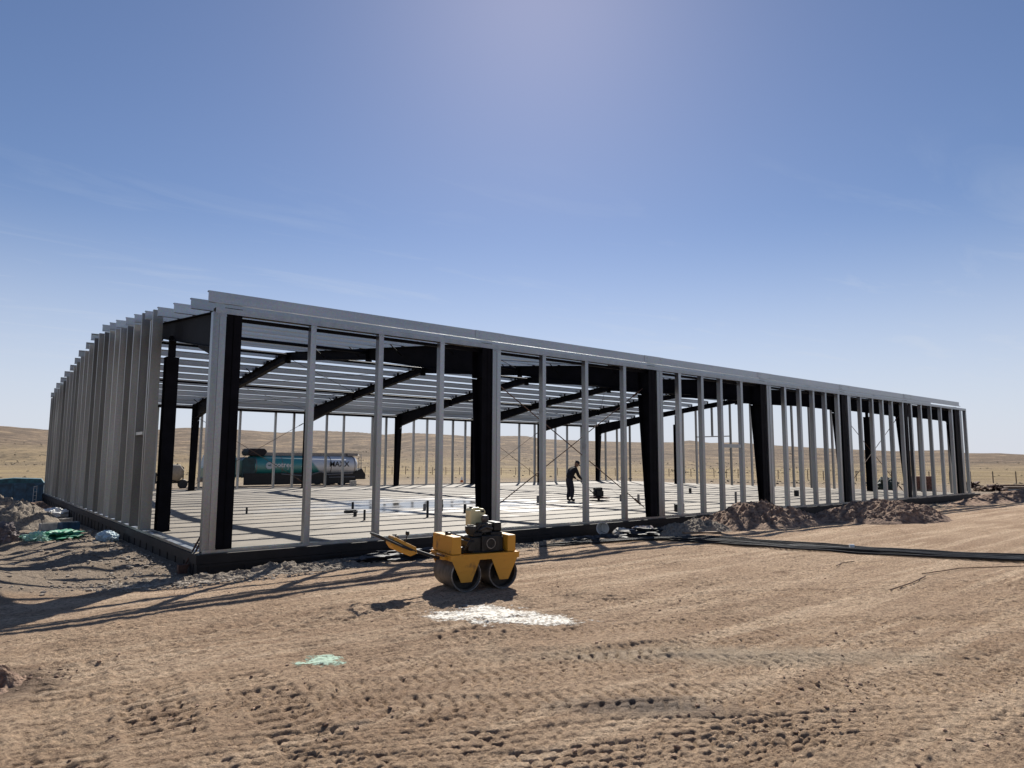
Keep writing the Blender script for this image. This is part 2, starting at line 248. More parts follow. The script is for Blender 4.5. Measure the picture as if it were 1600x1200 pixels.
def groundmat():
    m, n, l, b = newmat('ground_soil')
    g = n.new('ShaderNodeNewGeometry'); pos = g.outputs['Position']
    def noise(sc, det=6, ro=.6, vec=None, dis=0):
        t = n.new('ShaderNodeTexNoise'); t.inputs['Scale'].default_value = sc; t.inputs['Detail'].default_value = det; t.inputs['Roughness'].default_value = ro; t.inputs['Distortion'].default_value = dis
        l.new(vec or pos, t.inputs['Vector']); return t.outputs[0]
    def ramp(v, st):
        r = n.new('ShaderNodeValToRGB'); e = r.color_ramp.elements
        while len(e) < len(st): e.new(.5)
        for i, (p, c) in enumerate(st): e[i].position = p; e[i].color = (*c, 1)
        l.new(v, r.inputs[0]); return r.outputs[0]
    def mix(f, a, c, mode='MIX'):
        x = n.new('ShaderNodeMix'); x.data_type = 'RGBA'; x.blend_type = mode
        if isinstance(f, float): x.inputs[0].default_value = f
        else: l.new(f, x.inputs[0])
        for s, v in ((6, a), (7, c)):
            if isinstance(v, tuple): x.inputs[s].default_value = (*v, 1)
            else: l.new(v, x.inputs[s])
        return x.outputs[2]
    def mrange(v, a, b_, c=0., d=1.):
        x = n.new('ShaderNodeMapRange'); x.inputs[1].default_value = a; x.inputs[2].default_value = b_; x.inputs[3].default_value = c; x.inputs[4].default_value = d; l.new(v, x.inputs[0]); return x.outputs[0]
    # streaks along the direction vehicles drove
    mp = n.new('ShaderNodeMapping'); mp.inputs['Rotation'].default_value = (0, 0, R(33)); mp.inputs['Scale'].default_value = (.16, 2.4, 1); l.new(pos, mp.inputs[0])
    big = noise(.35, 5); mid = noise(1.9, 7, .7); fine = noise(26, 5, .75); st = noise(1.2, 7, .65, mp.outputs[0], .4)
    near = ramp(big, [(.3, (.345, .236, .156)), (.5, (.41, .292, .198)), (.7, (.465, .338, .233))])
    near = mix(mrange(st, .50, .62), near, (.54, .405, .285)); near = mix(mrange(st, .44, .34, 0, .6), near, (.26, .172, .112)); near = mix(mrange(mid, .56, .70, 0, .6), near, (.20, .125, .082))
    near = mix(mrange(mid, .44, .30, 0, .5), near, (.48, .36, .245))
    near = mix(.9, near, ramp(fine, [(.36, (.42, .38, .36)), (.47, (.95, .94, .93)), (.62, (1.38, 1.36, 1.33))]), 'MULTIPLY')
    # damp patch
    def patch(cx, cy, rx, ry, rot, col, f):
        q = n.new('ShaderNodeVectorMath'); q.operation = 'SUBTRACT'; q.inputs[1].default_value = (cx, cy, 0); l.new(pos, q.inputs[0])
        w_ = n.new('ShaderNodeVectorRotate'); w_.inputs['Angle'].default_value = rot; w_.inputs['Axis'].default_value = (0, 0, 1); l.new(q.outputs[0], w_.inputs['Vector'])
        k = n.new('ShaderNodeVectorMath'); k.operation = 'MULTIPLY'; k.inputs[1].default_value = (1 / rx, 1 / ry, 0); l.new(w_.outputs[0], k.inputs[0])
        le = n.new('ShaderNodeVectorMath'); le.operation = 'LENGTH'; l.new(k.outputs[0], le.inputs[0])
        s_ = n.new('ShaderNodeMath'); s_.operation = 'MULTIPLY_ADD'; s_.inputs[1].default_value = 1.6; l.new(mid, s_.inputs[0]); l.new(le.outputs['Value'], s_.inputs[2])
        return mix(mrange(s_.outputs[0], 1.9, 1.1, 0, f), near, col)
    near = patch(-.25, -9.6, .75, .22, R(39), (.13, .11, .095), .75)
    near = patch(-3.55, -6.35, .35, .6, 0, (.11, .075, .055), .8)
    near = patch(1.2, -9.2, 2.2, .35, R(39), (.42, .34, .25), .7)
    # grey gravelly strip along the slab
    sx = n.new('ShaderNodeSeparateXYZ'); l.new(pos, sx.inputs[0])
    gy = n.new('ShaderNodeMath'); gy.operation = 'MULTIPLY_ADD'; gy.inputs[1].default_value = 3.2; l.new(mid, gy.inputs[0]); l.new(sx.outputs['Y'], gy.inputs[2])
    near = mix(mrange(gy.outputs[0], -.6, .5, 0, .8), near, ramp(fine, [(.3, (.14, .115, .09)), (.55, (.27, .22, .17)), (.75, (.38, .32, .255))]))
    # far steppe: straw grass, low dark shrubs, bare bands
    ds = n.new('ShaderNodeVectorMath'); ds.operation = 'LENGTH'; l.new(pos, ds.inputs[0]); dist = ds.outputs['Value']
    f1 = noise(.012, 6, .6); f2 = noise(.035, 10, .78, None, .3); f3 = noise(.22, 8, .75)
    mc = n.new('ShaderNodeMapping'); mc.inputs['Scale'].default_value = (.035, .035, .30); l.new(pos, mc.inputs[0]); f4 = noise(1.0, 9, .72, mc.outputs[0], .2)
    far = ramp(f1, [(.35, (.22, .155, .095)), (.5, (.30, .225, .125)), (.65, (.25, .185, .115))])
    far = mix(mrange(f2, .48, .60, 0, .75), far, (.13, .10, .068)); far = mix(mrange(f3, .54, .60, 0, .8), far, (.06, .05, .037))
    hill = mix(mrange(f4, .50, .60, 0, .8), mix(mrange(f4, .46, .38, 0, .8), mix(mrange(f3, .50, .60, 0, .75), ramp(f2, [(.36, (.25, .18, .118)), (.5, (.175, .125, .085)), (.62, (.09, .068, .05))]), (.05, .041, .032)), (.34, .245, .15)), (.10, .072, .05))
    far = mix(mrange(dist, 200, 480), far, hill)
    # straw yellow meadow in the middle distance
    my = mix(mrange(f2, .4, .6), (.33, .25, .13), (.22, .16, .095))
    fm = n.new('ShaderNodeMath'); fm.operation = 'MULTIPLY'; l.new(mrange(dist, 70, 110), fm.inputs[0]); l.new(mrange(dist, 260, 170), fm.inputs[1])
    far = mix(fm.outputs[0], far, my)
    col = mix(mrange(dist, 45, 85), near, far)
    l.new(col, b.inputs['Base Color']); b.inputs['Roughness'].default_value = .97; b.inputs['Specular IOR Level'].default_value = .15
    hn = noise(55, 6, .75); h2 = noise(9, 6, .7)
    ad = n.new('ShaderNodeMath'); ad.operation = 'MULTIPLY_ADD'; ad.inputs[1].default_value = 2.2; l.new(h2, ad.inputs[0]); l.new(hn, ad.inputs[2])
    bp = n.new('ShaderNodeBump'); bp.inputs['Strength'].default_value = 1.0; bp.inputs['Distance'].default_value = .036; l.new(ad.outputs[0], bp.inputs['Height'])
    b4 = n.new('ShaderNodeBump'); b4.inputs['Distance'].default_value = 1.1; l.new(f3, b4.inputs['Height']); l.new(mrange(dist, 60, 140, 0, .8), b4.inputs['Strength']); l.new(bp.outputs[0], b4.inputs['Normal'])
    l.new(b4.outputs[0], b.inputs['Normal'])
    return m
GROUND = groundmat()

# ------------------------------------------------------------------ mesh building
class MB:
    def __init__(s): s.v = []; s.f = []
    def add(s, vs, fs):
        o = len(s.v); s.v += [tuple(v) for v in vs]; s.f += [tuple(i + o for i in f) for f in fs]; return s
    def box(s, x0, x1, y0, y1, z0, z1, M=None):
        vs = [Vector((x, y, z)) for z in (z0, z1) for y in (y0, y1) for x in (x0, x1)]
        if M: vs = [M @ v for v in vs]
        return s.add(vs, [(0, 2, 3, 1), (4, 5, 7, 6), (0, 1, 5, 4), (2, 6, 7, 3), (0, 4, 6, 2), (1, 3, 7, 5)])
    def prism(s, poly, o, a, b, c, cap=True):
        """polygon (u,v) in axes a,b at o, extruded by vector c"""
        o, a, b, c = map(Vector, (o, a, b, c)); n = len(poly)
        vs = [o + a * p[0] + b * p[1] for p in poly]; vs += [v + c for v in vs]
        fs = [(i, (i + 1) % n, (i + 1) % n + n, i + n) for i in range(n)]
        if cap: fs += [tuple(reversed(range(n))), tuple(range(n, 2 * n))]
        return s.add(vs, fs)
    def tube(s, pts, r, n=10, r1=None, cap=True):
        pts = [Vector(p) for p in pts]; k = len(pts); vs = []; fs = []
        ref = None
        for i, p in enumerate(pts):
            t = (pts[min(i + 1, k - 1)] - pts[max(i - 1, 0)]).normalized()
            if ref is None: ref = t.orthogonal().normalized()
            ref = (ref - t * ref.dot(t)).normalized(); bi = t.cross(ref)
            rr = r if r1 is None else r + (r1 - r) * i / (k - 1)
            vs += [p + (ref * math.cos(2 * math.pi * j / n) + bi * math.sin(2 * math.pi * j / n)) * rr for j in range(n)]
        for i in range(k - 1):
            for j in range(n): fs.append((i * n + j, i * n + (j + 1) % n, (i + 1) * n + (j + 1) % n, (i + 1) * n + j))
        if cap: fs += [tuple(reversed(range(n))), tuple(range((k - 1) * n, k * n))]
        return s.add(vs, fs)
    def lathe(s, prof, o=(0, 0, 0), ax=(0, 0, 1), n=24, cap=True):
        """profile [(radius, height)] round axis"""
        o = Vector(o); ax = Vector(ax).normalized(); a = ax.orthogonal().normalized(); b = ax.cross(a); k = len(prof); vs = []; fs = []
        for r, h in prof: vs += [o + ax * h + (a * math.cos(2 * math.pi * j / n) + b * math.sin(2 * math.pi * j / n)) * max(r, 1e-4) for j in range(n)]
        for i in range(k - 1):
            for j in range(n): fs.append((i * n + j, i * n + (j + 1) % n, (i + 1) * n + (j + 1) % n, (i + 1) * n + j))
        if cap: fs += [tuple(reversed(range(n))), tuple(range((k - 1) * n, k * n))]
        return s.add(vs, fs)
    def mesh(s, name): 
        m = bpy.data.meshes.new(name); m.from_pydata(s.v, [], s.f); m.update(); return m
def link(name, me, mat, parent=None, smooth=False, bevel=0):
    o = bpy.data.objects.new(name, me); C.objects.link(o)
    if mat and not me.materials: me.materials.append(mat)
    if parent: o.parent = parent
    if smooth:
        for p in me.polygons: p.use_smooth = True
        try: me.set_sharp_from_angle(angle=R(38))
        except Exception: pass
    if bevel:
        b = o.modifiers.new('bevel', 'BEVEL'); b.width = bevel; b.segments = 2; b.limit_method = 'ANGLE'; b.angle_limit = R(40)
    return o
def ob(name, mb, mat, parent=None, smooth=False, bevel=0): return link(name, mb.mesh(name), mat, parent, smooth, bevel)
def tag(o, label=None, cat=None, group=None, kind=None):
    if label: o['label'] = label
    if cat: o['category'] = cat
    if group: o['group'] = group
    if kind: o['kind'] = kind
    return o
def empty(name, loc, rz, label, cat, group=None):
    o = bpy.data.objects.new(name, None); C.objects.link(o); o.location = loc; o.rotation_euler = (0, 0, rz); o.empty_display_size = .3
    return tag(o, label, cat, group)

# ------------------------------------------------------------------ ground sheet
def build_ground():
    cx, cy = -4.04, -12.77
    ang = list(np.arange(1, 79, .11)) + list(np.arange(79, 361, 3.0))
    rad = [.01, 1, 2, 3]
    r = 3.4
    while r < 9: rad.append(r); r *= 1.0021
    while r < 15: rad.append(r); r *= 1.003
    while r < 45: rad.append(r); r *= 1.009
    while r < 7000: rad.append(r); r *= 1.022
    A = np.radians(np.array(ang)); RR = np.array(rad); na, nr = len(A), len(RR)
    a, r = np.meshgrid(A, RR); x = (cx + r * np.sin(a)).ravel(); y = (cy + r * np.cos(a)).ravel(); z = H(x, y)
    v = np.stack([x, y, z], -1).astype(np.float32)
    i, j = np.meshgrid(np.arange(nr - 1), np.arange(na), indexing='ij'); j2 = (j + 1) % na
    f = np.stack([i * na + j, (i + 1) * na + j, (i + 1) * na + j2, i * na + j2], -1).reshape(-1, 4)
    me = bpy.data.meshes.new('ground'); me.vertices.add(len(v)); me.vertices.foreach_set('co', v.ravel())
    me.loops.add(f.size); me.loops.foreach_set('vertex_index', f.ravel().astype(np.int32))
    me.polygons.add(len(f)); me.polygons.foreach_set('loop_start', (np.arange(len(f)) * 4).astype(np.int32)); me.polygons.foreach_set('loop_total', np.full(len(f), 4, np.int32))
    me.polygons.foreach_set('use_smooth', np.ones(len(f), bool)); me.update(); me.validate()
    # faces look up
    if me.polygons[len(f) // 2].normal.z < 0: me.flip_normals()
    o = link('ground', me, GROUND); tag(o, kind='structure')
build_ground()

# ------------------------------------------------------------------ concrete slab
slab = empty('concrete_slab', (0, 0, 0), 0, 'pale concrete floor slab with a dark edge under the steel frame', 'slab')
m = MB(); m.box(-.62, 37.41, -.07, 25.71, -.04, 0.0); ob('slab_top', m, SLAB, slab)
m = MB(); m.box(-.64, 37.43, -.09, 25.73, -1.0, -.043); m.box(-.66, 37.45, -.11, -.072, -.16, -.003); m.box(-.66, -.622, -.072, 25.75, -.16, -.003)
for k in range(62):
    x = -.45 + k * .612
    m.box(x, x + .05, -.105, -.082, -.95, -.045)
for k in range(42):
    y = .1 + k * .61
    m.box(-.655, -.632, y, y + .05, -.95, -.045)
m.box(-.62, 37.4, -.112, -.084, -.22, -.17)
ob('slab_edge', m, FORM, slab)

# ------------------------------------------------------------------ steel building
B = empty('steel_building', (0, 0, 0), 0, 'long open steel building frame of black portals and galvanised studs and purlins', 'building')
ZT = lambda y: 4.37 + .1 * min(y, 25.06 - y)          # underside of purlins
FX = [-.19, 5.6, 11.55, 17.4, 23.2, 29.15, 35.15]      # portal frames
W_ = 25.06
def Y(y, side): return y if side == 0 else W_ - y
def flange(mb, x, p, q, side, w=.24, t=.014):
    p = (x, Y(p[0], side), p[1]); q = (x, Y(q[0], side), q[1])
    d = (Vector(q) - Vector(p)); n = Vector((1, 0, 0)).cross(d).normalized() * t
    mb.prism([(-w / 2, 0), (w / 2, 0), (w / 2, 1), (-w / 2, 1)], Vector(p) - n / 2, (1, 0, 0), d, n)
def web(mb, x, poly, side, t=.012):
    pts = [(Y(a, side), b) for a, b in poly]
    mb.prism(pts, (x - t / 2, 0, 0), (0, 1, 0), (0, 0, 1), (t, 0, 0))
colm = {}; rafm = {}
for k, X in enumerate(FX):
    for side in (0, 1):
        y0 = .03 if side == 0 else .05
        if side not in colm:
            m = MB(); zt = ZT(.03) - .02; db, dt = .17, .40
            web(m, 0, [(y0, 0.02), (y0 + db, 0.02), (y0 + dt, 3.52), (y0 + dt, ZT(.4) - .03), (y0, zt)], side)
            flange(m, 0, (y0 + .007, 0.02), (y0 + .007, zt), side, .28); flange(m, 0, (y0 + db + .01, .02), (y0 + dt + .01, 3.54), side, .28)
            flange(m, 0, (y0 + dt + .01, 3.56), (y0 + dt + .01, ZT(.5) - .04), side, .28); flange(m, 0, (y0, zt), (y0 + dt + .02, ZT(.5) - .03), side, .28)
            flange(m, 0, (y0 + .03, 3.56), (y0 + dt, 3.56), side, .26, .012)
            m.box(-.19, .19, min(Y(y0 - .0, side), Y(y0 + .30, side)), max(Y(y0, side), Y(y0 + .30, side)), .002, .022)
            colm[side] = m.mesh('column')
        if k == 0 and side == 0:
            m = MB(); zt = ZT(.03) - .02; db, dt = .34, .68
            web(m, 0, [(y0, 0.02), (y0 + db, 0.02), (y0 + dt, 3.3), (y0 + dt, ZT(.7) - .03), (y0, zt)], side)
            flange(m, 0, (y0 + .007, 0.02), (y0 + .007, zt), side, .30); flange(m, 0, (y0 + db + .01, .02), (y0 + dt + .01, 3.32), side, .30)
            flange(m, 0, (y0 + dt + .01, 3.34), (y0 + dt + .01, ZT(.7) - .04), side, .30); flange(m, 0, (y0, zt), (y0 + dt + .02, ZT(.7) - .03), side, .30)
            web(m, 0, [(y0 + dt + .02, 3.3), (y0 + dt + .5, 3.62), (2.3, 3.92), (2.3, 4.3), (y0 + dt + .02, 4.3)], side, .016)
            m.box(-.19, .19, y0, y0 + .5, .002, .022)
            c = ob('column', m, BLACK, B)
        else: c = link('column', colm[side], BLACK, B)
        c.location = (X, 0, 0)
        if side not in rafm:
            m = MB(); zt = lambda y: ZT(y) - .012
            pts = [(y0 + .44, 3.66), (6.0, zt(6) - .33), (12.5, zt(12.5) - .28)]
            web(m, 0, pts + [(12.5, zt(12.5)), (y0 + .44, zt(.47))], side)
            flange(m, 0, pts[0], pts[1], side, .2); flange(m, 0, pts[1], pts[2], side, .2); flange(m, 0, (y0 + .44, zt(.47) - .007), (12.5, zt(12.5) - .007), side, .2)
            for yy in (y0 + .455, 6.0, 12.49): flange(m, 0, (yy, zt(yy) - (.74 if yy < 1 else .36) - .03), (yy, zt(yy) - .01), side, .21, .02)
            for i in range(10):
                yc = .0 + 1.285 * i + .09
                if yc < .3: continue
                yy = sorted((Y(yc, side), Y(yc + .012, side))); m.box(-.06, .06, yy[0], yy[1], ZT(yc) - .012, ZT(yc) + .13)
            rafm[side] = m.mesh('rafter')
        rf = link('rafter', rafm[side], BLACK, B); rf.location = (X, 0, 0)
        for i in (1, 3, 5, 7) if k else ():
            yc = .1 + 1.285 * i; yb = yc
            m = MB(); zz = ZT(yb) - .26
            for s_ in (-1, 1): m.tube([(s_ * .05, Y(yb, side), zz), (s_ * .42, Y(yb, side), ZT(yb) + .04)], .018, 5)
            fbk = ob('fly_brace', m, BLACK, rf); fbk.matrix_parent_inverse = Matrix()
# purlins (Z sections)
def zsec(mb, x0, x1, y, z, d=.215, fl=.068, t=.004, side=0):
    s_ = 1 if side == 0 else -1
    p = [(0, 0), (0, d - t), (fl * s_, d - t), (fl * s_, d), (-t * s_, d), (-t * s_, t), (-fl * s_, t), (-fl * s_, 0)]
    p = [(0, 0), (0, d - t), (fl * s_, d - t), (fl * s_, d - t - .016), (fl * s_ + t * s_, d - t - .016), (fl * s_ + t * s_, d), (-t * s_, d), (-t * s_, t), (-fl * s_, t), (-fl * s_, .018), (-fl * s_ - t * s_, .018), (-fl * s_ - t * s_, 0)]
    mb.prism(p, (x0, y, z), (0, 1, 0), (0, 0, 1), (x1 - x0, 0, 0))
for side in (0, 1):
    for i in range(10):
        y = -.06 + 1.285 * i; yy = Y(y, side); z = ZT(max(y, 0)) + .004 + (0 if i else .022)
        m = MB(); e0 = -.66 + random.uniform(-.04, .04); e1 = 35.42 + random.uniform(-.05, .05)
        zsec(m, e0, e1, yy, z, side=side)
        for X in FX[1:-1]:          # lapped splices, a little proud
            ys = yy - .0075 if side == 0 else yy + .0075
            zsec(m, X - .42, X + .42, ys, z - .003, d=.221, side=side)
        for X in FX[1:-1]:
            for dx in (-.3, .3):
                for dz in (.06, .15):
                    yb = yy - .012 if side == 0 else yy + .012
                    m.tube([(X + dx, yb, z + dz), (X + dx, yb - (.01 if side == 0 else -.01), z + dz)], .012, 6)
        ob('purlin', m, GALVR, B)
# studs
def cstud(mb, x, y, z0, z1, w, d, along='x', t=.0035, flip=False):
    """C section: flange width w along the wall, depth d through it; web on the low side (flip: high side)"""
    g = .018
    p = [(0, 0), (w, 0), (w, g), (w - t, g), (w - t, t), (t, t), (t, d - t), (w - t, d - t), (w - t, d - g), (w, d - g), (w, d), (0, d)]
    if flip: p = [(w - a, b) for a, b in p]
    if along == 'x': mb.prism(p, (x, y, z0), (1, 0, 0), (0, 1, 0), (0, 0, z1 - z0))
    else: mb.prism(p, (x, y, z0), (0, 1, 0), (1, 0, 0), (0, 0, z1 - z0))
rnd = random.Random(4)
def cleat(m, x, y, z): m.box(x, x + .035, y - .004, y + .001, z, z + .06)
fs = [(-.555, .11), (-.44, .11), (1.27, .11), (2.75, .11), (4.27, .11), (5.74, .12), (5.87, .11), (7.31, .11), (8.81, .11), (10.30, .11), (11.74, .13), (11.88, .12), (12.75, .12), (13.87, .12), (14.88, .12), (16.02, .12), (17.6, .13), (17.75, .13), (18.75, .12), (19.8, .12), (20.75, .12), (21.68, .12), (22.7, .13), (23.5, .13), (23.64, .12), (24.6, .12), (25.68, .12), (26.65, .12), (27.58, .12), (28.68, .12), (29.6, .13), (30.7, .12), (31.85, .12), (33.1, .12), (34.5, .13), (35.55, .14), (35.72, .14), (36.4, .12)]
for i, (x, wd) in enumerate(fs):
    m = MB(); cstud(m, x, 0, .035, 4.255, wd, .14)
    m.box(x + .02, x + .05, -.003, 0, 1.97, 2.03); m.box(x - .004, x + wd + .004, -.004, 0, 4.19, 4.235); m.box(x - .004, x + wd + .004, -.004, 0, .04, .085)
    for zz in (4.21, .06): m.tube([(x + wd * .3, -.004, zz), (x + wd * .3, -.012, zz)], .009, 6); m.tube([(x + wd * .7, -.004, zz), (x + wd * .7, -.012, zz)], .009, 6)
    ob('wall_stud', m, GALV, B)
bs = [1.7, 3.9, 6.0, 7.94, 9.85, 10.9, 12.86, 13.93, 15.8, 16.74, 18.7, 19.7, 21.7, 22.7, 25.07, 27.4, 28.85, 30.9, 32.1, 33.6, 35.6]
for x in bs:
    m = MB(); cstud(m, x - .06, W_ - .02, .035, 4.255, .10, .14); ob('wall_stud', m, GALV, B)
gs = [(4.55, .2), (4.72, -.02), (5.78, .2), (6.66, 0), (7.5, -.02), (8.52, .0), (9.42, -.02), (10.35, 0), (11.25, -.03), (12.2, .0), (13.15, 0), (14.1, -.02), (15.05, 0), (16.0, -.02), (16.95, 0), (17.9, -.02), (18.85, 0), (19.8, -.02), (20.75, 0), (21.7, -.02), (22.6, 0), (23.5, 0), (24.4, -.02), (25.0, -.1)]
for y, e in gs:
    zt = ZT(y) + (e if e > .1 else -.02) + (.0 if e <= .1 else .02)
    x = -.62 + rnd.uniform(-.014, .014)
    m = MB(); cstud(m, x, y, .03, zt, .085, .19 if y > 5 else .21, 'y'); m.box(x + .19 if y > 5 else x + .21, x + .195 if y > 5 else x + .215, y, y + .03, .4, .46); ob('gable_stud', m, GALVD, B)
for y in (.6, 2.0, 3.4, 5.6, 6.65, 8.0, 9.1, 10.4, 11.9, 13.4, 14.8, 16.1, 17.2, 19.0, 20.5, 22.1, 23.4, 24.6):
    if y in (14.8,):
        m = MB(); cstud(m, 35.72, y, 3.27, ZT(y) - .02, .085, .15, 'y'); ob('gable_stud', m, GALVD, B); continue
    m = MB(); cstud(m, 35.72, y, .03, ZT(y) - .02, .085, .15, 'y'); ob('gable_stud', m, GALVD, B)
# door header in the far gable, blocking pieces
m = MB(); m.box(35.73, 35.86, 13.49, 16.09, 3.2, 3.26); ob('door_header', m, GALVD, B)
m = MB(); m.box(15.0, 16.02, .02, .12, 2.05, 2.16); ob('blocking', m, GALV, B)
m = MB(); m.box(-.61, -.47, 5.04, 5.78, 2.18, 2.25); ob('blocking', m, GALV, B)
# tracks top and bottom
def track(name, x0, x1, y0, y1, z, up, mat=GALV):
    m = MB(); h = .05 if up else -.05; t = .004 if up else -.004; t2 = .004
    zz = sorted((z, z + t)); m.box(x0, x1, y0, y1, zz[0], zz[1])
    za, zb = sorted((z + t, z + h))
    if x1 - x0 > y1 - y0: m.box(x0, x1, y0, y0 + t2, za, zb); m.box(x0, x1, y1 - t2, y1, za, zb)
    else: m.box(x0, x0 + t2, y0, y1, za, zb); m.box(x1 - t2, x1, y0, y1, za, zb)
    ob(name, m, mat, B)
track('bottom_track', -.55, 5.43, -.008, .148, .002, True); track('bottom_track', 5.9, 37.0, -.008, .148, .003, True, GALVD)
track('bottom_track', -.638, -.39, .3, 25.1, .004, True, WHITEP if False else GALV); track('bottom_track', -.3, 36.9, W_ - .03, W_ + .13, .002, True)
m = MB(); m.prism([(0, 0), (.004, 0), (.004, .100), (.156, .100), (.156, 0), (.16, 0), (.16, .104), (0, .104)], (-.52, -.014, 4.235), (0, 1, 0), (0, 0, 1), (37.0, 0, 0))
m.box(-.5, 36.4, -.017, -.015, 4.262, 4.27); ob('top_track', m, GALV, B)
m = MB(); m.prism([(0, 0), (.004, 0), (.004, .112), (.156, .112), (.156, 0), (.16, 0), (.16, .116), (0, .116)], (-.5, W_ - .03, 4.245), (0, 1, 0), (0, 0, 1), (36.9, 0, 0)); ob('top_track', m, GALV, B)
# black struts
for y, z in ((6.15, ZT(6.15) - .12), (12.3, ZT(12.3) - .12), (18.75, ZT(18.75) - .12), (24.6, 4.22)):
    m = MB(); m.tube([(-.18, y, z), (35.15, y, z)], .048, 8); ob('tie_strut', m, BLACK, B, True)
m = MB(); m.box(-.3, 36.0, W_ - .26, W_ - .04, 4.15, 4.20); ob('eave_strut', m, BLACK, B)
m = MB(); m.box(-.04, 35.02, .150, .205, 4.15, 4.215); ob('eave_strut', m, BLACK, B)
# gable posts
for x, y, zt in ((-.19, 4.55, 3.95), (-.19, 17.4, 4.7), (35.3, 4.45, 4.05), (35.3, 17.45, 4.1)):
    m = MB(); m.box(x - .13, x + .13, y - .15, y - .136, .02, zt); m.box(x - .13, x + .13, y + .136, y + .15, .02, zt); m.box(x - .006, x + .006, y - .136, y + .136, .02, zt)
    m.box(x - .15, x + .15, y - .17, y + .17, .002, .02); m.box(x - .14, x + .14, y - .16, y + .16, zt, zt + .014)
    m.box(x - .07, x + .07, y - .06, y - .048, zt + .014, ZT(y) - .36); m.box(x - .07, x + .07, y + .048, y + .06, zt + .014, ZT(y) - .36); m.box(x - .005, x + .005, y - .048, y + .048, zt + .014, ZT(y) - .36)
    ob('gable_post', m, BLACK, B)
# cable bracing in walls and roof
for k in (1, 4):
    a, b_ = FX[k] + .1, FX[k + 1] - .1
    for y in (.3, W_ - .3):
        for za, zb in ((.3, 3.7), (3.7, .3)):
            m = MB(); m.tube([(a, y, za), (b_, y, zb)], .013, 6); m.tube([(a + (b_ - a) * .93, y, za + (zb - za) * .93), (a + (b_ - a) * .97, y, za + (zb - za) * .97)], .03, 6); ob('brace_rod', m, RUST, B)
    for ya, yb in ((.5, 6.1), (6.2, 12.2), (12.9, 18.7), (18.8, 24.5)):
        for p, q in ((ya, yb), (yb, ya)):
            m = MB(); m.tube([(a, p, ZT(p) - .1), (b_, q, ZT(q) - .1)], .009, 5); ob('brace_rod', m, BLACK, B)

# ------------------------------------------------------------------ pipe stubs in the slab
stub_spots = [(8.3, 6.0, .36, .055, 'short thick black pipe stub beside a thin one, right of the third front stud'), (8.02, 6.55, .2, .05, 'short grey pipe stub behind the thick black one'), (6.64, 4.18, .46, .035, 'tall thin pipe stub standing at the near edge of the wet floor'), (4.73, 4.3, .28, .03, 'dark thin pipe stub just left of the second front stud'), (6.4, 8.4, .22, .04, 'small pipe stub standing in the middle of the wet floor'), (2.93, 8.3, .2, .03, 'small pipe stub alone on the dry floor near the corner'), (8.45, 4.9, .26, .045, 'stub in front of the thick black pipe stub on wet floor'), (13.7, 7.46, .26, .06, 'grey pipe stub on dry floor to the left of the worker'), (16.96, 6.16, .27, .045, 'pale pipe stub right of the floor trowel'), (17.5, 5.7, .27, .05, 'dark pipe stub right of the floor trowel and its pale twin'), (25.2, 8.9, .22, .07, 'dark pipe stub far back on the floor at the right'), (26.8, 4.1, .26, .11, 'squat dark pipe stub near the front wall at the right'), (19.73, 2.72, .42, .045, 'pale pipe stub behind the larger soil heap'), (5.1, 5.6, .14, .05, 'very short pipe stub at the left rim of the wet floor')]
for i, (x, y, h, r, lb) in enumerate(stub_spots):
    m = MB(); m.lathe([(r, 0), (r, h), (r * .8, h), (r * .8, h - .04)], (x, y, .001), n=14)
    if i == 0: m.lathe([(r * 1.25, .12), (r * 1.25, .2)], (x, y, .001), n=14)
    t = empty('pipe_stub', (0, 0, 0), 0, lb, 'pipe', 'pipe stubs standing in the floor slab'); t.location = (x, y, 0)
    m.v = [(a - x, b - y, c) for a, b, c in m.v]
    ob('pipe', m, GREYM if 'pale' in lb or 'grey' in lb else BLACKM, t, True)
m = MB(); m.box(-.14, .14, -.1, .1, 0, .24); m.box(-.15, .15, -.11, .11, .2, .215)
o = ob('junction_box', m, DARKM, None, False, .006); o.location = (14.35, 1.3, .001); tag(o, 'small black box on the slab just behind the front wall', 'box')
m = MB(); m.box(-.17, .17, -.12, .12, .0, .07); m.box(-.14, .14, -.1, .1, .07, .09)
o = ob('floor_tray', m, DARKM); o.location = (5.6, 6.9, .001); tag(o, 'low dark tray lying on the wet floor', 'tray')
m = MB(); m.box(-.17, .17, -.12, .12, 0, .34); m.box(-.15, .15, -.13, -.12, .06, .28)
o = ob('concrete_block', m, CONC, None, False, .01); o.location = (14.75, 25.4, .001); tag(o, 'beige block on the rear slab edge in front of the tanker', 'block')

